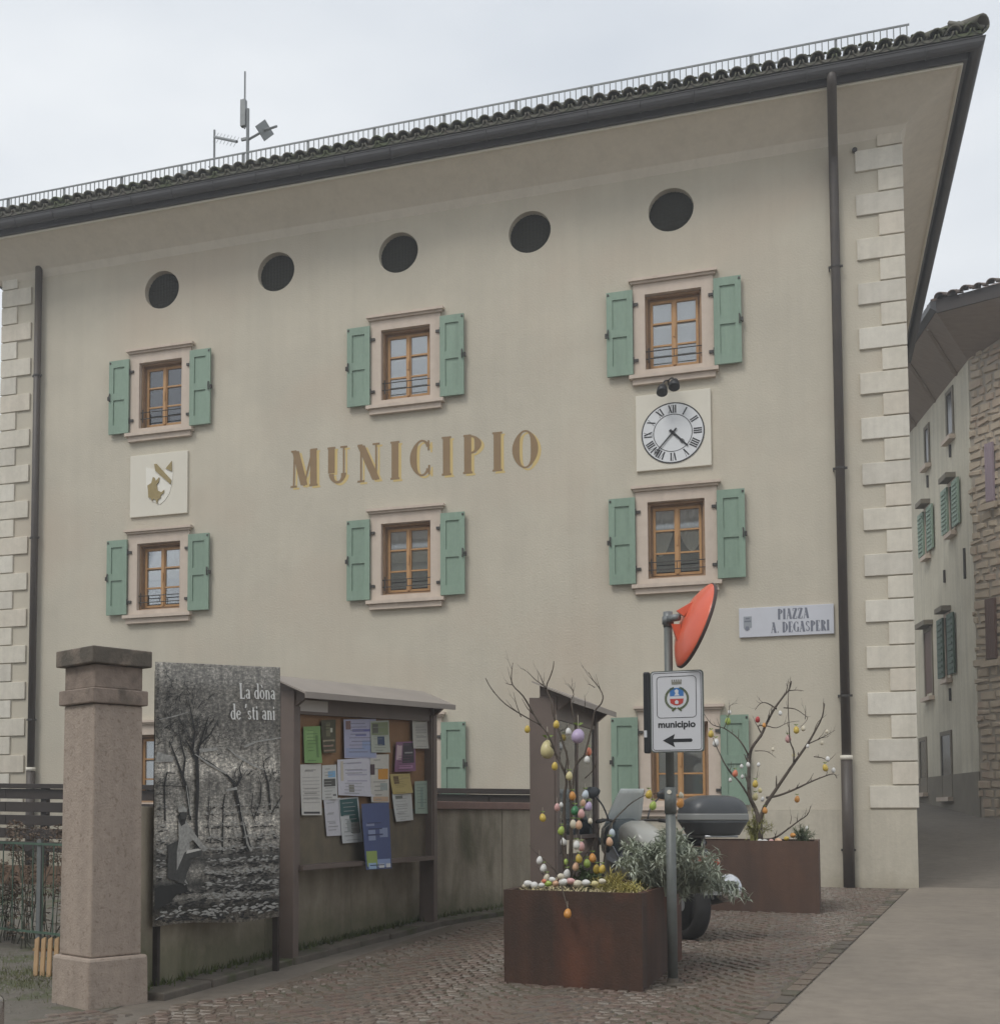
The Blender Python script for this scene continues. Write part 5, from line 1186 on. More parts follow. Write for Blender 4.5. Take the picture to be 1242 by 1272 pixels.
br2 = [
 (z7([(372,800),(360,700),(345,650),(322,600),(318,520),(320,450),(330,390),(372,330),(395,280),(430,215),(470,160),(495,130),(505,92)]), .030),
 (z7([(365,720),(385,650),(440,565),(515,455),(575,370),(610,310),(640,250),(650,190)]), .026),
 (z7([(395,605),(450,595),(520,568),(590,535),(640,515),(690,500),(705,520)]), .016),
 (z7([(515,450),(515,400),(500,360),(495,300),(490,180),(495,130)]), .012),
 (z7([(495,135),(530,132),(560,136)]), .007), (z7([(440,215),(400,190),(370,190),(345,220)]), .010),
 (z7([(372,320),(360,290),(400,290),(440,298),(490,275),(540,268)]), .009), (z7([(470,210),(520,215),(560,240),(575,260),(540,300)]), .008),
 (z7([(575,370),(620,350),(660,330),(697,308)]), .009), (z7([(600,330),(620,275),(660,240)]), .006),
 (z7([(318,600),(280,540),(245,500),(215,460),(195,420),(175,380),(160,340)]), .012),
 (z7([(318,420),(290,370),(260,335),(210,300),(160,285),(130,250),(118,228)]), .010),
 (z7([(210,300),(230,240),(236,200),(270,190)]), .006), (z7([(372,790),(430,782),(480,750),(530,712),(575,680),(590,640)]), .014),
 (z7([(500,720),(505,690),(500,680)]), .005), (z7([(345,400),(390,400),(420,415),(437,430)]), .006),
 (z7([(605,425),(640,430),(670,440),(700,410)]), .007), (z7([(372,740),(400,745),(430,752)]), .005), (z7([(565,260),(568,220),(566,200)]), .005), (z7([(340,560),(352,520),(360,470)]), .006),
]
twig_tree((-.80,14.9,.66), 'dark spreading twigs hung with small pastel eggs, in the planter by the downpipe', br2, 14.75, 'egg-hung twig trees', 9, fork=.42)
# ------------------------------------------------------------------ eggs
EC = {'yellow':(.62,.45,.08),'pale yellow':(.66,.58,.30),'cream':(.68,.62,.48),'white':(.74,.73,.70),'pink':(.66,.38,.36),'coral':(.66,.20,.11),'orange':(.66,.30,.07),'peach':(.68,.42,.27),'lavender':(.50,.40,.58),'green':(.04,.20,.08),'lime':(.38,.50,.10),'blue-white':(.55,.62,.68),'red':(.50,.05,.05)}
EM = {k: mat('egg_'+k.replace(' ','_').replace('-','_'), v, .35, tuple(c*.85 for c in v), 40, .5) for k, v in EC.items()}
def egg_mesh(m):
    b = MB(); prof = [(0.0001,-1.0)]+[((.74+.06*math.cos(a))*math.sin(a)*(1.0-.10*(-math.cos(a))), -math.cos(a)) for a in [math.pi*k/9 for k in range(1,9)]]+[(0.0001,1.0)]
    b.lathe(prof, 12); return b.mesh('shell', m, True)
EGM = {k: egg_mesh(m) for k, m in EM.items()}
thread_m = mat('ribbon', (.55,.50,.40), .7); leafy = mat('ribbon_leaf', (.20,.28,.07), .7)
b = MB(); b.tube([(0,0,.9),(0,0,2.4)], .035, 4); thr = b.mesh('thread', thread_m)
b = MB()
for k in range(5):
    a = k*1.256; b.quad((0,0,.95),(.30*math.cos(a),.30*math.sin(a),1.05),(.55*math.cos(a+.3),.55*math.sin(a+.3),1.25),(.2*math.cos(a+.6),.2*math.sin(a+.6),1.25))
bow = b.mesh('bow', leafy); random.seed(77)
def egg(u, v, px, col, Y, where, tilt=0, bowed=False, group='eggs hanging on the front twigs', cat='easter egg', lab=None, lying=False, dY=None):
    p = at(u, v, Y+(random.uniform(-.22,.22) if dY is None else dY)); r_ = px*1.16*(p.y*.98)/F
    lbs = {'L': 'on the left side of', 'C': 'in the middle of', 'R': 'on the right side of'}
    r = empty('easter_egg', p); tag(r, lab or ('%s decorated egg hanging %s' % (col, where)), cat, group)
    e = inst(EGM[col], 'shell', r, p, (R(tilt)+random.uniform(-.15,.15), R(tilt)*.8+random.uniform(-.2,.2), random.uniform(0,3)), (r_,r_,r_*1.02))
    if not lying: inst(thr, 'thread', r, p, (0,0,0), (r_,r_,r_))
    if bowed: inst(bow, 'bow', r, p, (0,0,random.uniform(0,6)), (r_*1.2,)*3)
W1 = 'from the tall twigs in the front planter'
E1 = [(655,906,4.3,'yellow','far out to the left of the front twigs'),(691,900,4.6,'yellow','just under the canopy of the narrow noticeboard'),(718,914,9.5,'lavender','large, right of the narrow noticeboard post'),(680,931,10.5,'pale yellow','large, against the brown side panel'),
 (689,952,4.6,'yellow','right below the large pale yellow egg'),(706,909,4.2,'white','touching the large lavender egg'),(707,964,5,'pale yellow','at the middle of the narrow noticeboard glass'),(731,934,4.8,'coral','above a white egg at the noticeboard edge'),(729,944,4.2,'white','right below the coral egg'),
 (711,989,5,'orange','just above the green egg'),(727,987,4.8,'blue-white','beside the motorbike mirror'),(724,998,4.2,'peach','between the blue-white and the pink egg'),(731,1002,5.2,'lavender','small, left of the motorbike fairing'),(722,1011,5.2,'pink','right of the green egg'),(714,1007,5.5,'green','dark, at the middle of the cluster'),
 (692,1003,4.4,'pink','level with the green egg, to its left'),(674,1016,4.8,'yellow','low on the brown side panel'),(712,1024,5,'cream','left one of the touching pair below the pink egg'),(719,1025,5,'peach','right one of the touching pair below the pink egg'),(697,1032,5,'lime','left of the cream and peach pair'),(700,1046,4.8,'white','below the lime egg'),
 (716,1050,5,'white','touching a pink egg low in the twigs'),(722,1052,5.2,'pink','touching a white egg low in the twigs'),(760,1035,4.6,'blue-white','in front of the motorbike fairing'),(757,1046,5,'peach','below the blue-white egg by the fairing'),(670,1069,4.6,'white','upper of two at the left planter rim'),(675,1079,5,'white','lower of two at the left planter rim'),
 (679,1091,4.8,'cream','just above the left planter rim'),(719,1067,5,'yellow','low, left of the orange one'),(736,1066,5.2,'orange','low, beside the lime egg'),(729,1073,5.2,'lime','low, under the orange egg'),(715,1077,4.8,'peach','low, under the yellow egg'),(741,1080,5.2,'yellow','left one of the low yellow pair'),(748,1080,5,'yellow','right one of the low yellow pair'),
 (704,1086,5.4,'white','just above the planter litter'),(703,1071,3.6,'lime','low behind the white eggs'),(806,987,4.8,'yellow','at the end of the long red twig'),(811,1001,5,'lime','under the long red twig'),(845,998,5.2,'orange','just right of the sign pole'),(846,988,3.5,'cream','above the orange egg by the pole'),(697,1000,3,'white','small, high beside the pink egg'),(733,1020,3.4,'cream','small, below the lavender egg')]
for u, v, px, col, wh in E1:
    egg(u, v, px, col, 9.55, wh, bowed=px > 4.7, tilt=35 if (px > 9 and col == 'lavender') else 5)
egg(705,1135,5.6,'orange',8.70,'over the front face of the front planter',15,False,'eggs hanging on the front twigs',dY=0)
b = MB(); b.tube([at(705,1128,8.71),at(702,1118,8.74),at(698,1104,8.80),at(694,1098,8.95)], .004, 5); o_ = b.build('hanging_twig', bark); tag(o_, 'thin twig bent over the rim of the front planter holding an orange egg', 'twig')
E2 = [(906,885,2.6,'white'),(904,896,4,'lime'),(941,894,3.4,'red'),(883,912,4,'yellow'),(889,923,4.6,'white'),(969,886,2.6,'white'),(979,918,4.2,'pink'),(998,905,3,'cream'),(989,907,4,'yellow'),(929,950,2.8,'white'),(921,952,2.4,'white'),(922,965,2.4,'white'),(907,969,2.4,'white'),(913,961,3.8,'coral'),(942,950,2.4,'white'),(938,974,4,'yellow'),(938,990,4,'pale yellow'),(947,993,2.6,'white'),(1021,923,2.4,'cream'),(1028,943,2.8,'white'),(1035,957,2.8,'white'),(1025,954,3.8,'yellow'),(990,993,3.6,'orange'),(950,1007,3.6,'orange'),(1003,927,2.2,'white'),(1027,909,2.2,'cream'),(1002,1029,2.4,'white'),(949,901,2.6,'orange'),(960,931,2.2,'cream'),(986,938,2.4,'pale yellow'),(944,982,2.8,'pale yellow')]
ORD = ['first','second','third','fourth','fifth','sixth','seventh','eighth','ninth','tenth','eleventh','twelfth','thirteenth','fourteenth']
random.seed(5)
for u, v, px, col in E2:
    rank = sorted(q[0] for q in E2 if q[3] == col).index(u); same = sum(q[3] == col for q in E2)
    side = 'on the left' if u < 925 else ('in the middle' if u < 975 else 'on the right'); hgt = 'top' if v < 915 else ('middle' if v < 965 else 'bottom')
    egg(u, v, px, col, 14.75, '', lab=('small %s egg near the downpipe, %s %s one from the left' % (col, ORD[rank], col)) if same > 1 else 'only %s egg among the small ones hanging by the downpipe' % col, bowed=px > 3.5, group='small eggs on the twigs by the downpipe')
# ------------------------------------------------------------------ planter plants
silver = mat('silver_leaf', (.44,.47,.38), .8, (.32,.35,.27), 12, .6); grassy = mat('straw_grass', (.50,.40,.12), .8, (.34,.32,.10), 14, .6); greenl = mat('green_leaf', (.10,.15,.05), .7, (.07,.10,.035), 14, .6); needle = mat('pine_needle', (.10,.13,.06), .7)
def leaf(b, p, d, l, wd_, curl=.25):
    d = d.normalized(); s_ = d.cross(Vector((0,0,1))); s_ = (s_ if s_.length > .05 else Vector((1,0,0))).normalized(); u = s_.cross(d)
    q1 = p+d*l*.45+u*l*.06; q2 = p+d*l-u*l*curl
    b.add([p, q1-s_*wd_, q2, q1+s_*wd_, q1-u*wd_*.5], [(0,1,4),(0,4,3),(1,2,4),(4,2,3)])
def shrub(root, label, n_stems, spread, height, mat_, seedn, ll, lw, cat='shrub', bias=Vector((0,0,0)), nleaf=46):
    random.seed(seedn); r = tag(empty('silver_shrub' if mat_ is silver else 'small_plant', root), label, cat)
    st_b = MB(); lv = MB(); root = Vector(root)
    for k in range(n_stems):
        a = random.uniform(0,6.28); tilt = random.uniform(.1,1)*spread
        top = root+Vector((math.cos(a)*tilt, math.sin(a)*tilt, height*random.uniform(.55,1)*(1-.35*(tilt/spread)**2)))+bias*random.uniform(.3,1)
        mid = root.lerp(top,.5)+Vector((0,0,height*.12)); path = smoothpath([root+Vector((math.cos(a)*.06,math.sin(a)*.06,0)), mid, top], 6)
        st_b.tube(path, [.006*(1-.6*i/len(path)) for i in range(len(path))], 4)
        for j in range(nleaf):
            t = random.uniform(.15,1)**.7; i = min(int(t*(len(path)-1)), len(path)-2); p = path[i].lerp(path[i+1], random.random())
            d = Vector((random.gauss(0,1),random.gauss(0,1),random.gauss(.35,.8))); leaf(lv, p, d, ll*random.uniform(.6,1.25), lw*random.uniform(.7,1.2))
    st_b.build('stems', mat_, r); kind(lv.build('foliage', mat_, r), 'stuff'); return r
c = at(825,1085,9.7); shrub((c.x,c.y,.37), 'bushy silver-grey leaved shrub spilling over the right side of the front planter', 64, .44, .58, silver, 2, .082, .008, bias=Vector((.05,-.25,-.06)), nleaf=66)
c = at(862,1068,10.0); shrub((c.x-.10,c.y,.37), 'smaller silver-grey shrub behind the sign pole', 34, .34, .42, silver, 14, .08, .009, bias=Vector((.26,-.15,-.24)), nleaf=55)
c = at(762,1085,9.2); shrub((c.x,c.y,.37), 'yellow straw-like grass tuft at the middle of the front planter', 46, .20, .20, grassy, 3, .09, .003, 'grass tuft', nleaf=12)
c = at(782,1095,9.0); shrub((c.x,c.y,.37), 'short yellow-green grass tuft by the right rim of the front planter', 34, .15, .13, grassy, 8, .07, .003, 'grass tuft', nleaf=12)
c = at(728,1085,9.7); shrub((c.x,c.y,.37), 'low dark green plant under the egg cluster', 18, .16, .22, greenl, 6, .05, .012, 'plant', nleaf=26)
c = at(800,1075,9.9); shrub((c.x,c.y,.37), 'olive green stems left of the silver shrub', 22, .22, .38, mat('olive_leaf',(.19,.21,.09),.8,(.13,.15,.06),14,.6), 16, .06, .008, 'plant', nleaf=30)
c = at(996,1040,14.7); shrub((c.x,c.y,.64), 'small green needle plant at the right of the rear planter', 26, .17, .24, needle, 4, .07, .003, 'plant', nleaf=24)
c = at(938,1040,14.8); shrub((c.x,c.y,.64), 'yellow-green grass at the foot of the rear twigs', 26, .24, .42, mat('yellow_green',(.30,.29,.09),.8), 4, .09, .004, 'grass tuft', nleaf=24)
# straw, wool and pale stones lying on the soil of planter one
random.seed(9); b = MB(); b2 = MB()
for k in range(900):
    u, v = random.random(), random.random(); p = P1[0].lerp(P1[1],u*.94+.03).lerp(P1[3].lerp(P1[2],u*.94+.03), (v**1.4)*.9+.04); a = random.uniform(0,3.14); l = random.uniform(.03,.1); z = .385+random.uniform(0,.055)
    q = Vector((p.x,p.y,z)); e = Vector((math.cos(a)*l,math.sin(a)*l,random.uniform(-.02,.03))); s_ = Vector((-math.sin(a),math.cos(a),0))*.003; m_q = q+e*.5+Vector((0,0,.012))
    b.add([q-s_,m_q-s_,q+e-s_,q+e+s_,m_q+s_,q+s_], [(0,1,4,5),(1,2,3,4)])
kind(tag(b.build('straw_litter', mat('straw', (.58,.50,.30), .9, (.42,.35,.19), 20, .5)), 'pale straw spread over the soil of the front planter', 'straw'), 'stuff')
random.seed(19)
LY = [(656,1101,5,'white'),(664,1103,5.5,'white'),(673,1103,4,'white'),(652,1104,3.5,'cream'),(681,1101,4.5,'lime'),(690,1101,5,'peach'),(700,1099,5.5,'white'),(709,1098,5,'pink'),(718,1101,5.5,'cream'),(728,1100,5,'white'),(697,1092,4.5,'cream'),(739,1101,4.2,'pale yellow'),(686,1096,4,'white'),(676,1098,3.5,'coral'),(748,1098,4,'cream')]
for k, (u, v, px, col) in enumerate(LY):
    rank = sorted(q[0] for q in LY if q[3] == col).index(u); same = sum(q[3] == col for q in LY)
    egg(u, v-3, px, col, 9.02, '', tilt=80, lying=True, lab=('%s egg lying on the straw of the front planter, %s %s one from the left' % (col, ORD[rank], col)) if same > 1 else 'only %s egg lying on the straw of the front planter' % col, group='eggs lying on the straw', dY=0)
for k, (u, v, px, col) in enumerate([(950,1046,3.5,'white'),(958,1046,4,'pink'),(967,1045,4.2,'peach'),(977,1042,3.2,'yellow'),(985,1038,3.6,'orange'),(944,1045,3,'white')]):
    egg(u, v, px, col, 14.6, '', tilt=80, lying=True, lab='%s egg lying on the soil of the rear planter %s' % (col, ['just left of the pink one','beside the peach one','right of the pink one','left of the orange one','nearest the green plant','furthest left'][k]), group='eggs lying in the rear planter', dY=0)

# =================================================================== SIGN POLE, SIGN, MIRROR
SP = Vector((-.935, 9.12)); gz0 = g(*SP)
pole = tag(empty('sign_pole', (SP.x,SP.y,gz0)), 'grey steel pole carrying the municipio sign and orange mirror', 'pole')
b = MB(); b.tube([(SP.x,SP.y,gz0-.05),(SP.x,SP.y,1.13)], .036, 16); b.tube([(SP.x,SP.y,1.13),(SP.x,SP.y,2.36)], .030, 16); b.build('shaft', steel_m, pole, True)
b = MB(); b.tube([(SP.x,SP.y,1.0),(SP.x,SP.y,1.19)], .042, 16); b.build('coupling', steel_m, pole, True)
b = MB(); b.tube([(SP.x,SP.y,2.36),(SP.x,SP.y,2.47)], .034, 16); b.build('pole_cap', galv, pole, True)
b = MB(); b.lathe([(.085,0),(.083,.012),(.045,.02),(.04,.05)], 20, Matrix.Translation((SP.x,SP.y,gz0+.006))); b.build('base_collar', kerb_m, pole)
b = MB(); b.lathe([(.016,0),(.016,.004)], 14, Matrix.Translation((SP.x-.003,SP.y-.043,1.215-.06+.0))@Matrix.Rotation(R(90),4,'X')); b.build('round_sticker', white_pan, pole)
# sign: boards front, dark box edge on the left
sg = tag(empty('municipio_sign', (SP.x,SP.y-.07,1.43)), 'white municipio direction sign with crest and black arrow pointing left', 'sign')
ca = R(-4); rtv = Vector((math.cos(ca),math.sin(ca),0)); nvv = Vector((rtv.y,-rtv.x,0))
so0 = Vector((-1.052,8.985,1.436)); SWd, SHt = .372, .585
def sp_(x, z, o=0): return so0+rtv*x+Vector((0,0,z))+nvv*o
def rrect(x0,z0,x1,z1,r,o,n=5):
    pts = []
    for cx0, cz0, a0 in ((x1-r,z1-r,0),(x0+r,z1-r,90),(x0+r,z0+r,180),(x1-r,z0+r,270)):
        for k in range(n+1): a = R(a0+90*k/n); pts.append(sp_(cx0+r*math.cos(a), cz0+r*math.sin(a), o))
    return pts
sign_w = mat('sign_white', (.60,.61,.64), .35); sign_k = mat('sign_black', (.018,.02,.024), .4); edge_g = mat('sign_edge', (.12,.14,.13), .45)
b = MB(); b.prism(rrect(0,0,SWd,SHt,.025,0), nvv*-.03); b.build('sign_frame', edge_g, sg)
b = MB(); b.prism(rrect(.008,.008,SWd-.008,SHt-.008,.02,.001), nvv*.0015); b.build('sign_face', sign_w, sg)
def frame_ring(x0,z0,x1,z1,r,w_,o,m,name):
    A = rrect(x0,z0,x1,z1,r,o); B = rrect(x0+w_,z0+w_,x1-w_,z1-w_,r-w_,o); n = len(A); b = MB(); b.add(A+B, [(i,(i+1)%n,n+(i+1)%n,n+i) for i in range(n)]); b.build(name, m, sg)
frame_ring(.014,.014,SWd-.014,SHt-.014,.02,.004,.004,sign_k,'border_line'); frame_ring(.045,.245,.325,.545,.028,.004,.004,sign_k,'crest_border')
b = MB(); a = [(.085,.085),(.17,.13),(.16,.096),(.285,.096),(.293,.088),(.293,.080),(.285,.072),(.16,.072),(.17,.036)]; b.quad(*[sp_(x,z,.004) for x,z in a]); b.build('arrow', sign_k, sg)
Mt = Matrix.Translation(sp_(SWd/2-.002,.178,.004))@Matrix((rtv,Vector((0,0,1)),nvv)).transposed().to_4x4()
sans_mb('municipio', .066, Mt, .0022, 1.02).build('sign_lettering', sign_k, sg)
# crest
blue_m = mat('crest_blue',(.04,.16,.42),.5); red_m = mat('crest_red',(.45,.05,.04),.5); wreath = mat('wreath_green',(.05,.10,.03),.6,(.10,.10,.03),60,.6); crown_m = mat('crown_grey',(.16,.16,.14),.6,(.26,.25,.2),70,.6)
cxs = .187
b = MB(); b.quad(*[sp_(cxs+x,z,.0045) for x,z in ((-.048,.40),(.048,.40),(.048,.46),(-.048,.46))]); b.build('crest_upper_field', blue_m, sg)
b = MB(); b.quad(*[sp_(cxs+x,z,.0045) for x,z in ((-.048,.382),(-.044,.352),(-.02,.338),(0,.334),(.02,.338),(.044,.352),(.048,.382))]); b.build('crest_lower_field', red_m, sg)
b = MB(); b.quad(*[sp_(cxs+x,z,.0048) for x,z in ((-.048,.382),(.048,.382),(.048,.40),(-.048,.40))]); b.build('crest_band', sign_w, sg)
b = MB(); b.quad(*[sp_(cxs+x,z,.005) for x,z in ((-.018,.405),(-.008,.42),(-.016,.44),(0,.452),(.014,.44),(.010,.42),(.02,.405))]); b.quad(*[sp_(cxs+x,z,.005) for x,z in ((-.01,.345),(.01,.345),(.014,.362),(0,.374),(-.014,.362))]); b.build('crest_charge', sign_w, sg)
b = MB()
for s_ in (-1,1):
    for k in range(26):
        a = R(255-175*k/25) if s_ < 0 else R(-75+175*k/25-0); 
        a = R(-90-s_*0)+0; ang = -80+165*k/25; x = s_*.073*math.cos(R(ang))*1.05; z = .385+.073*math.sin(R(ang))*1.05
        for sg2 in (-1,1):
            d = Vector((-s_*math.sin(R(ang)), math.cos(R(ang)))); n2_ = Vector((d.y,-d.x))*sg2; p = Vector((x,z)); t1 = p+d*.012+n2_*.009; t2 = p+d*.018+n2_*.003
            if ang < 70: b.quad(sp_(cxs+p.x,p.y,.0046+.00005*k),sp_(cxs+t1.x,t1.y,.0046+.00005*k),sp_(cxs+t2.x,t2.y,.0046+.00005*k))
for s_ in (-1,1): b.quad(*[sp_(cxs+s_*x,z,.0062) for x,z in ((.0,.315),(.03,.290),(.036,.300),(.012,.322))])
b.build('crest_wreath', wreath, sg)
b = MB(); b.quad(*[sp_(cxs+x,z,.0045) for x,z in ((-.034,.485),(.034,.485),(.036,.505),(-.036,.505))])
for k in range(5): x = -.036+.0155*k; b.quad(*[sp_(cxs+x+dx,z,.0045) for dx,z in ((0,.506),(.0095,.506),(.0095,.520),(0,.520))])
b.build('crest_crown', crown_m, sg)
# dark hood on the left edge, turned back
b = MB(); hd = [(0,0),(0,SHt)]
q = [so0+Vector((-.050,-.015,-.004)), so0+Vector((-.002,-.006,-.004)), so0+Vector((-.002,.05,-.004)), so0+Vector((-.047,.05,-.004))]
b.prism(q, (0,0,SHt+.002)); hd_ = b.build('side_housing', sign_k, sg, bevel=.012, seg=3)
b = MB(); c_ = so0+Vector((-.034,-.014,.11)); b.box((c_.x-.012,c_.y-.005,c_.z),(c_.x+.008,c_.y-.0005,c_.z+.05)); b.build('reflector_tab', sign_w, sg)
for z in (1.52,1.93): b = MB(); b.box((SP.x-.05,SP.y-.10,z),(SP.x+.05,SP.y+.045,z+.03)); b.build('clamp', galv, sg)
# orange convex mirror, seen from behind and from the side
mr = tag(empty('traffic_mirror', (-.76,9.05,2.07)), 'orange backed convex traffic mirror tilted beside the pole top', 'mirror')
orange = mat('orange_shell', (.75,.13,.055), .4, (.66,.10,.045), 6, .5, coat=.3)
mc = at(861,776,9.05); axis_up = (at(884,729,9.05)-at(847,825,9.05)).normalized()
mn = Vector((.90,.34,-.32)); mn = (mn-axis_up*mn.dot(axis_up)).normalized(); mx_ = axis_up.cross(mn).normalized()
Mm = Matrix.Translation(mc)@Matrix((mx_, axis_up, mn)).transposed().to_4x4()
Rm = .318
b = MB(); b.lathe([(.001,-.085),(.10,-.078),(.20,-.055),(.27,-.022),(Rm-.012,.0),(Rm,.012),(Rm,.03),(Rm-.012,.034),(Rm-.02,.02)], 48, Mm); sh_ = b.build('mirror_shell', orange, mr, True); 
b = MB(); b.lathe([(Rm-.02,.018),(.24,.045),(.15,.065),(.001,.075)], 48, Mm); b.build('mirror_glass', mat('mirror_silver',(.8,.8,.8),.03,metal=1), mr, True)
b = MB(); b.lathe([(Rm+.001,.010),(Rm+.006,.014),(Rm+.006,.030),(Rm+.001,.034),(Rm+.001,.010)], 48, Mm); b.build('rim_gasket', mat('dark_rubber',(.06,.035,.03),.6), mr, True)
for s_ in (-1,1):
    b = MB(); a = [(.0,.02*s_),(.0,.13*s_),(.0,.10*s_)]
    P = [Mm@Vector((x,y,z)) for x,y,z in ((-.03,.03*s_,-.09),(-.03,.16*s_,-.058),(-.01,.05*s_,-.15),(.03,.03*s_,-.09),(.03,.16*s_,-.058),(.01,.05*s_,-.15))]
    b.add(P, [(0,1,2),(5,4,3),(0,3,4,1),(1,4,5,2),(2,5,3,0)]); b.build('bracket_lug', orange, mr)
b = MB(); c_ = Mm@Vector((0,0,-.14)); b.tube([c_+Vector((-.05,.03,0)), c_+Vector((.03,-.02,0))], .026, 10); b.tube([(SP.x,SP.y,c_.z+.0),(c_.x,c_.y,c_.z)], .018, 8); b.build('swivel_joint', galv, mr, True)
b = MB(); b.tube([(SP.x,SP.y,c_.z-.025),(SP.x,SP.y,c_.z+.03)], .042, 14); b.build('pole_clamp', galv, mr, True)

# =================================================================== MOTORBIKE
bk = Vector((-1.07,11.78)); ba = R(35)          # heading: local +x = forward
fwd = Vector((-math.sin(ba), math.cos(ba))); bz = g(*bk)
mb_root = tag(empty('motorbike', (bk.x,bk.y,bz), math.atan2(fwd.y,fwd.x)), 'dark touring motorbike with top case parked behind the silver shrub', 'motorbike')
MBk = Matrix.Translation((bk.x,bk.y,bz))@Matrix.Rotation(math.atan2(fwd.y,fwd.x),4,'Z')
def bp_(name, b, m, smooth=True, bevel=0, parent=None, sub=0):
    b.v = [tuple(MBk@Vector(v)) for v in b.v]; return b.build(name, m, parent or mb_root, smooth, bevel, sub=sub)
tyre = mat('tyre_rubber',(.022,.022,.022),.75,(.03,.028,.026),20,.5); fair = mat('blue_grey_fairing',(.095,.115,.125),.25,coat=.5); silv = mat('silver_paint',(.38,.39,.40),.3,metal=.5); casem = mat('case_plastic',(.055,.06,.065),.38,(.07,.074,.078),9,.5); casel = mat('case_grey_band',(.24,.245,.235),.4); seatm = mat('seat_vinyl',(.03,.028,.027),.6)
smoke = glass_sheet(); smoke.name = 'windshield_plastic'; chrome = mat('chrome',(.65,.65,.66),.15,metal=1)
def wheel(x, r, w_):
    M = Matrix.Translation((x,0,r))@Matrix.Rotation(R(90),4,'X')
    b = MB(); prof = [(r-.09,-w_*.35),(r-.05,-w_*.5),(r-.015,-w_*.38),(r,-w_*.12),(r,w_*.12),(r-.015,w_*.38),(r-.05,w_*.5),(r-.09,w_*.35),(r-.09,-w_*.35)]
    b.lathe([(p,z) for p,z in prof], 40, M); t = bp_('tyre', b, tyre)
    b = MB(); b.lathe([(r-.09,-.045),(r-.09,.045),(r-.115,.03),(r-.115,-.03),(r-.09,-.045)], 40, M)
    for k in range(10):
        a = k*math.pi/5; p0 = M@Vector((.05*math.cos(a+.2),.05*math.sin(a+.2),0)); p1 = M@Vector(((r-.11)*math.cos(a),(r-.11)*math.sin(a),0)); b.tube([p0,p1], .012, 6)
    b.lathe([(.06,-.06),(.06,.06)], 16, M); bp_('rim', b, silv, False)
    b = MB(); b.lathe([(.06,.07),(.13,.07),(.13,.075),(.06,.075)], 30, M); bp_('brake_disc', b, chrome, False)
wheel(0,.325,.17); wheel(1.50,.32,.12)
def loft(name, secs, m, parent=None, n=14):        # secs: (x, z, half width, half height)
    b = MB(); vs = []
    for x, z, w_, h_ in secs:
        for k in range(n):
            a = 2*math.pi*k/n; c, s_ = math.cos(a), math.sin(a)
            vs.append((x, w_*math.copysign(abs(c)**.7, c), z+h_*math.copysign(abs(s_)**.7, s_)))
    fs = [(i*n+k, i*n+(k+1)%n, (i+1)*n+(k+1)%n, (i+1)*n+k) for i in range(len(secs)-1) for k in range(n)]
    fs += [tuple(range(n-1,-1,-1)), tuple(range((len(secs)-1)*n, len(secs)*n))]
    b.add(vs, fs); return bp_(name, b, m, True, 0, parent)
loft('tail_body', [(-.28,.82,.06,.03),(-.15,.80,.12,.06),(.1,.76,.15,.09),(.45,.70,.16,.12),(.62,.70,.14,.13)], fair)
loft('seat', [(-.20,.90,.10,.03),(-.05,.92,.15,.045),(.25,.88,.17,.05),(.45,.82,.16,.05),(.75,.82,.12,.05)], seatm)
loft('fuel_tank', [(.62,.84,.09,.06),(.75,.90,.17,.13),(.95,.94,.19,.16),(1.12,.93,.15,.13),(1.22,.90,.09,.09)], mat('cream_tank',(.50,.49,.44),.3,coat=.4))
loft('front_fairing', [(1.02,.86,.20,.16),(1.2,.90,.24,.22),(1.38,.90,.20,.20),(1.52,.86,.12,.12),(1.60,.82,.04,.05)], fair)
loft('side_fairing', [(.75,.52,.12,.10),(.95,.58,.20,.22),(1.2,.62,.22,.26),(1.35,.68,.18,.18)], silv)
b = MB()
for s_ in (-1,1):
    b.v += []; b.prism([(.80,s_*.205,.62),(1.15,s_*.225,.70),(1.30,s_*.19,.86),(1.05,s_*.215,.84)], (0,s_*.012,0))
bp_('side_trim', b, mat('pale_trim',(.45,.47,.50),.3,coat=.4), False)
loft('engine', [(.45,.38,.12,.10),(.55,.40,.18,.16),(.9,.42,.20,.18),(1.05,.45,.14,.14)], iron)
loft('rear_mudguard', [(-.42,.60,.05,.02),(-.32,.68,.08,.03),(-.12,.74,.10,.03),(.1,.74,.10,.04)], casem)
b = MB(); b.box((-.46,-.085,.44),(-.45,.085,.53)); bp_('number_plate', b, casel, False)
b = MB(); b.tube([(-.42,0,.58),(-.45,0,.40)], .012, 6); bp_('plate_holder', b, iron, False)
b = MB(); b.box((-.33,-.08,.73),(-.30,.08,.79)); bp_('tail_light', b, mat('tail_red',(.30,.02,.015),.3), False, .01)
loft('front_mudguard', [(1.28,.60,.05,.02),(1.4,.665,.075,.025),(1.52,.67,.075,.025),(1.68,.60,.06,.02)], fair)
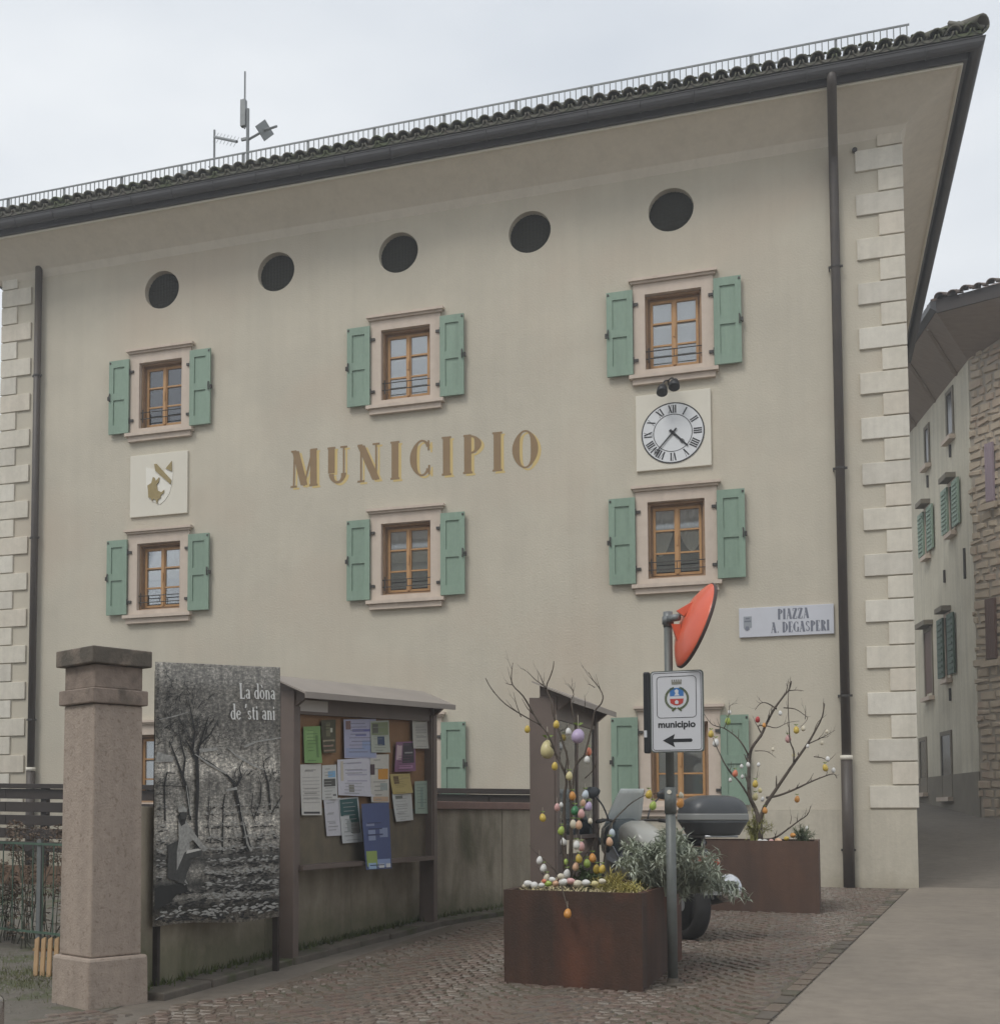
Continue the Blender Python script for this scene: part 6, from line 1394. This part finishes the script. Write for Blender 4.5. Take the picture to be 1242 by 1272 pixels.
for s_ in (-1,1):
    b = MB(); b.tube([(1.50,s_*.09,.32),(1.40,s_*.09,.62),(1.22,s_*.10,1.05)], [.032,.030,.024], 10); bp_('fork', b, silv)
    b = MB(); b.tube([(0,s_*.11,.325),(.5,s_*.11,.42)], .028, 8); bp_('swingarm', b, silv)
    b = MB(); b.tube(smoothpath([(1.20,s_*.05,1.06),(1.16,s_*.2,1.10),(1.08,s_*.33,1.10),(1.0,s_*.40,1.09)]), .014, 8); hb = bp_('handlebar', b, iron)
    b = MB(); b.tube([(1.08,s_*.31,1.10),(.97,s_*.43,1.085)], .021, 10); bp_('grip', b, seatm, True, 0, hb)
    b = MB(); b.tube(smoothpath([(1.15,s_*.22,1.11),(1.16,s_*.27,1.24),(1.14,s_*.36,1.34)]), .009, 6)
    b.lathe([(.001,-.03),(.05,-.026),(.075,-.005),(.075,.01),(.001,.014)], 18, Matrix.Translation((1.13,s_*.43,1.375))@Matrix.Rotation(R(-12),4,'X')@Matrix.Rotation(R(-100),4,'Y')@Matrix.Diagonal((.78,1.5,1,1))); bp_('rear_mirror', b, casem)
    b = MB(); b.box((1.53,s_*.10-.06,.84),(1.56,s_*.10+.06,.92)); bp_('headlight', b, chrome, False, .01)
    b = MB(); b.lathe([(.012,0),(.028,.02),(.028,.06),(.012,.07)], 10, Matrix.Translation((-.34,s_*.14,.73))@Matrix.Rotation(R(90*s_),4,'X')); bp_('indicator', b, orange)
b = MB(); n, m = 10, 8; vs = []
for j in range(m+1):
    for i in range(n+1):
        u = (i/n-.5)*2; v = j/m; vs.append((1.42-.30*v-.10*u*u*(1-.3*v), u*.20*(1-.35*v*v), 1.0+.42*v))
b.add(vs, [(j*(n+1)+i,j*(n+1)+i+1,(j+1)*(n+1)+i+1,(j+1)*(n+1)+i) for j in range(m) for i in range(n)]); ws = bp_('windshield', b, None); ws.data.materials.append(mat('frosted_screen',(.88,.92,.90),.2,(.80,.85,.83),6,.5)) 
sm = ws.modifiers.new('t','SOLIDIFY'); sm.thickness = .005
# top case
tc_x, tc_z = -.47, 1.10
def case_part(name, z0, z1, g0, g1, m):
    b = MB(); n = 32; vs = []; rings = 5
    for j in range(rings+1):
        t = j/rings; gx = g0+(g1-g0)*t; z = z0+(z1-z0)*t
        for k in range(n):
            a = 2*math.pi*k/n; c, s_ = math.cos(a), math.sin(a)
            vs.append((tc_x+.215*gx*math.copysign(abs(c)**.6,c), .30*gx*math.copysign(abs(s_)**.6,s_), z))
    fs = [(i*n+k, i*n+(k+1)%n, (i+1)*n+(k+1)%n, (i+1)*n+k) for i in range(rings) for k in range(n)]+[tuple(range(n-1,-1,-1)), tuple(range(rings*n,(rings+1)*n))]
    b.add(vs, fs); return bp_(name, b, m, True)
tcp = case_part('top_case', .975, 1.105, .74, 1.0, casem); case_part('case_band', 1.106, 1.165, 1.01, 1.0, casel)
b = MB(); n = 32; vs = []; rr = 7
for j in range(rr+1):
    a_ = (math.pi/2)*j/rr; gx = .985*math.cos(a_)**.55 if j < rr else .001; z = 1.166+.165*math.sin(a_)
    for k in range(n):
        a = 2*math.pi*k/n; c, s_ = math.cos(a), math.sin(a); vs.append((tc_x+.215*gx*math.copysign(abs(c)**.6,c), .30*gx*math.copysign(abs(s_)**.6,s_), z))
b.add(vs, [(i*n+k, i*n+(k+1)%n, (i+1)*n+(k+1)%n, (i+1)*n+k) for i in range(rr) for k in range(n)]); bp_('case_lid', b, casem)
b = MB(); b.tube([(-.52,-.12,.97),(-.1,-.12,.97),(.1,-.14,.93)], .012, 6); b.tube([(-.52,.12,.97),(-.1,.12,.97),(.1,.14,.93)], .012, 6); b.tube([(-.52,-.12,.97),(-.52,.12,.97)], .012, 6); b.box((-.62,-.16,.955),(-.12,.16,.973)); b.tube([(-.3,.0,.82),(-.3,0,.975)], .02, 6); bp_('luggage_rack', b, silv)
# exhaust silencer on the right
b = MB(); a0 = Vector((-.30,-.27,.50)); a1 = Vector((.28,-.24,.36)); b.tube([a1+(a0-a1)*t for t in (0,.1,.55,.93,1.0)], [.05,.085,.115,.12,.105], 20); ex = bp_('exhaust_silencer', b, casem)
b = MB(); dd_ = (a0-a1).normalized(); b.tube([a0-dd_*.09,a0+dd_*.01,a0+dd_*.03], [.124,.124,.10], 20); bp_('silencer_end_cap', b, chrome, True, 0, ex)
b = MB(); b.tube([a0+dd_*.0,a0+dd_*.045], .05, 14); bp_('tail_pipe', b, iron, True, 0, ex)
b = MB(); b.tube(smoothpath([a1,(.6,-.18,.25),(.95,-.12,.22),(1.1,-.08,.4)]), .024, 8); bp_('exhaust_pipe', b, iron)
b = MB(); b.tube([(.55,.14,.30),(.62,.30,.02)], .012, 6); bp_('side_stand', b, iron)

# =================================================================== LEFT YARD: mesh fence, dry hydrangea, slats, car
mf = tag(empty('wire_fence', (-6.8,8.95,g(-6.8,8.95))), 'low green-grey metal bar fence left of the pillar', 'fence')
fA, fB = Vector((-8.6,10.1)), Vector((-5.15,8.95)); fd = fB-fA
def fz(p): return g(p.x,p.y)
for z0 in (.18,.98-.02): 
    b = MB(); b.bar((fA.x,fA.y,fz(fA)+z0),(fB.x,fB.y,fz(fB)+z0), .012, .02); b.build('fence_rail', greyteal, mf)
b = MB(); b.box((-.004,-.004,.0),(.004,.004,.80)); fb_ = b.mesh('fence_bar', greyteal)
for k in range(26): p = fA+fd*(k/25); inst(fb_, 'fence_bar', mf, (p.x,p.y,fz(p)+.17))
for k in range(3): p = fA+fd*(k/2)*.62; b = MB(); b.box((p.x-.02,p.y+.008,fz(p)-.1),(p.x+.02,p.y+.045,fz(p)+1.0)); b.build('fence_post', galv, mf)
dry = mat('dry_flowerheads', (.20,.14,.095), .95, (.12,.085,.06), 20, .6); dryg = mat('dry_stems', (.10,.10,.075), .9)
random.seed(40)
hy = tag(empty('dry_shrub', (-6.7,9.6,g(-6.7,9.6))), 'dried hydrangea bush with brown flower heads behind the wire fence', 'shrub')
sb = MB(); fbm = MB()
for k in range(150):
    root = Vector((random.uniform(-9.2,-5.3),random.uniform(9.5,10.3),-.25)); top = root+Vector((random.gauss(0,.15),random.gauss(0,.12),random.uniform(.45,1.15)))
    sb.tube([root,root.lerp(top,.5)+Vector((random.uniform(-.04,.04),0,.03)),top],[.007,.005,.003],4)
    R_ = random.uniform(.05,.10)
    for q in range(60):
        d = Vector((random.gauss(0,1),random.gauss(0,1),random.gauss(0,.8))).normalized()
        p = top+d*R_*random.uniform(.6,1); leaf(fbm, p, d+Vector((random.gauss(0,.5),random.gauss(0,.5),0)), .03, .011)
    for q in range(6):
        p = root.lerp(top, random.uniform(.2,.9)); leaf(fbm, p, Vector((random.gauss(0,1),random.gauss(0,1),.1)), random.uniform(.06,.11), .018)
sb.build('stems', dryg, hy); kind(fbm.build('flower_heads', dry, hy), 'stuff')
slw = mat('yellow_slats', (.36,.23,.11), .75, (.26,.16,.075), 8, .5)
sl = tag(empty('wooden_pallet', (-5.55,8.2,g(-5.5,8.2))), 'yellow-brown slatted wooden pallet leaning upright by the pillar foot', 'pallet')
for k in range(5):
    u = 44+k*8.2; p = at(u, 1214+k*1.1, 8.2); q = at(u+2.5, 1166, 8.45)
    b = MB(); b.bar(p, q, .042, .018, Vector((0,-1,.1))); b.build('slat', slw, sl, bevel=.003, seg=1)
b = MB(); b.bar(at(42,1180,8.43), at(80,1180,8.43), .03, .02); b.build('cross_batten', slw, sl)
# grass tufts and pebbles by the fence
random.seed(50); b = MB()
for k in range(2600):
    x = random.gauss(-5.6,.5) if k % 2 else random.uniform(-7.4,-4.8); y = random.gauss(8.1,.25) if k % 2 else random.uniform(7.2,9.2); z = g(x,y); h_ = random.uniform(.015,.05); a = random.uniform(0,6.28)
    b.add([(x-.004*math.cos(a),y-.004*math.sin(a),z),(x+.004*math.cos(a),y+.004*math.sin(a),z),(x+random.uniform(-.02,.02),y+random.uniform(-.02,.02),z+h_)], [(0,1,2)])
kind(tag(b.build('yard_grass', mat('yard_grass',(.11,.13,.045),.9,(.15,.14,.07),9,.5)), 'sparse grass growing in the gravel left of the pillar', 'grass'), 'stuff')
random.seed(51); b = MB()
for k in range(1500):
    x = random.uniform(-7.6,-4.75); y = random.uniform(6.8,9.4); r_ = random.uniform(.006,.02); z = g(x,y)+.004; a = random.uniform(0,6)
    b.add([(x+r_*math.cos(a+q*1.57),y+r_*math.sin(a+q*1.57),z) for q in range(4)]+[(x,y,z+r_*.7)], [(0,1,4),(1,2,4),(2,3,4),(3,0,4)])
kind(tag(b.build('gravel', mat('gravel_bits',(.20,.18,.155),.9,(.13,.12,.10),30,.6)), 'loose gravel around the foot of the pillar', 'gravel'), 'stuff')
# parked car whose nose just enters the picture on the left
car = tag(empty('parked_car', (-4.7,3.0,g(-4.7,3))), 'light grey parked car, only its bonnet corner showing at the lower left', 'car')
cpaint = mat('grey_car_paint',(.42,.44,.46),.25,coat=.6); cglass = mat('car_glass',(.03,.035,.04),.06)
MC = Matrix.Translation((-2.76,3.0,g(-2.8,3)))     # local +x forward
def cp_(name, b, m, smooth=False, bevel=0, parent=None): b.v = [tuple(MC@Vector(v)) for v in b.v]; return b.build(name, m, parent or car, smooth, bevel, seg=3)
prof = [(-3.9,.30),(-4.0,.55),(-3.95,.85),(-3.75,.95),(-3.45,1.38),(-2.9,1.47),(-2.0,1.46),(-1.15,1.0),(-.35,.88),(-.06,.74),(0,.55),(-.03,.28)]
low = [(-3.95,.85),(-3.75,.93),(-1.15,.98),(-.35,.88),(-.06,.74),(0,.55),(-.03,.24),(-3.9,.24),(-4.0,.55)]
b = MB(); b.prism([(x,-.86,z) for x,z in low], (0,1.72,0)); body = cp_('body', b, cpaint, True, .07)
b = MB(); b.add([(-3.7,-.78,.94),(-1.2,-.78,.99),(-1.2,.78,.99),(-3.7,.78,.94),(-3.3,-.60,1.44),(-1.95,-.60,1.46),(-1.95,.60,1.46),(-3.3,.60,1.44)], [(0,3,2,1),(4,5,6,7),(0,1,5,4),(1,2,6,5),(2,3,7,6),(3,0,4,7)]); cp_('cabin_glass', b, cglass, True, .04)
b = MB(); b.box((-3.32,-.61,1.45),(-1.93,.61,1.48)); cp_('car_roof', b, cpaint, True, .015)
for x in (-.78,-3.2):
    for y in (-.80,.80):
        b = MB(); M = Matrix.Translation((x,y,.31))@Matrix.Rotation(R(90),4,'X'); b.lathe([(.18,-.09),(.29,-.09),(.31,-.06),(.31,.06),(.29,.09),(.18,.09)], 28, M); wh = cp_('wheel', b, tyre, True)
        b = MB(); b.lathe([(.001,-.085),(.19,-.085),(.19,.085),(.001,.085)], 20, M); cp_('rim', b, silv, True, 0, wh)
for s_ in (-1,1):
    b = MB(); b.box((-.10,s_*.66-.16,.60),(.012,s_*.66+.16,.74)); cp_('headlight', b, chrome, True, .03)
b = MB(); b.box((-.02,-.4,.42),(.014,.4,.56)); cp_('grille', b, iron, False, .01)
b = MB(); b.box((-.01,-.26,.32),(.02,.26,.42)); cp_('number_plate', b, sign_w, False, .004)
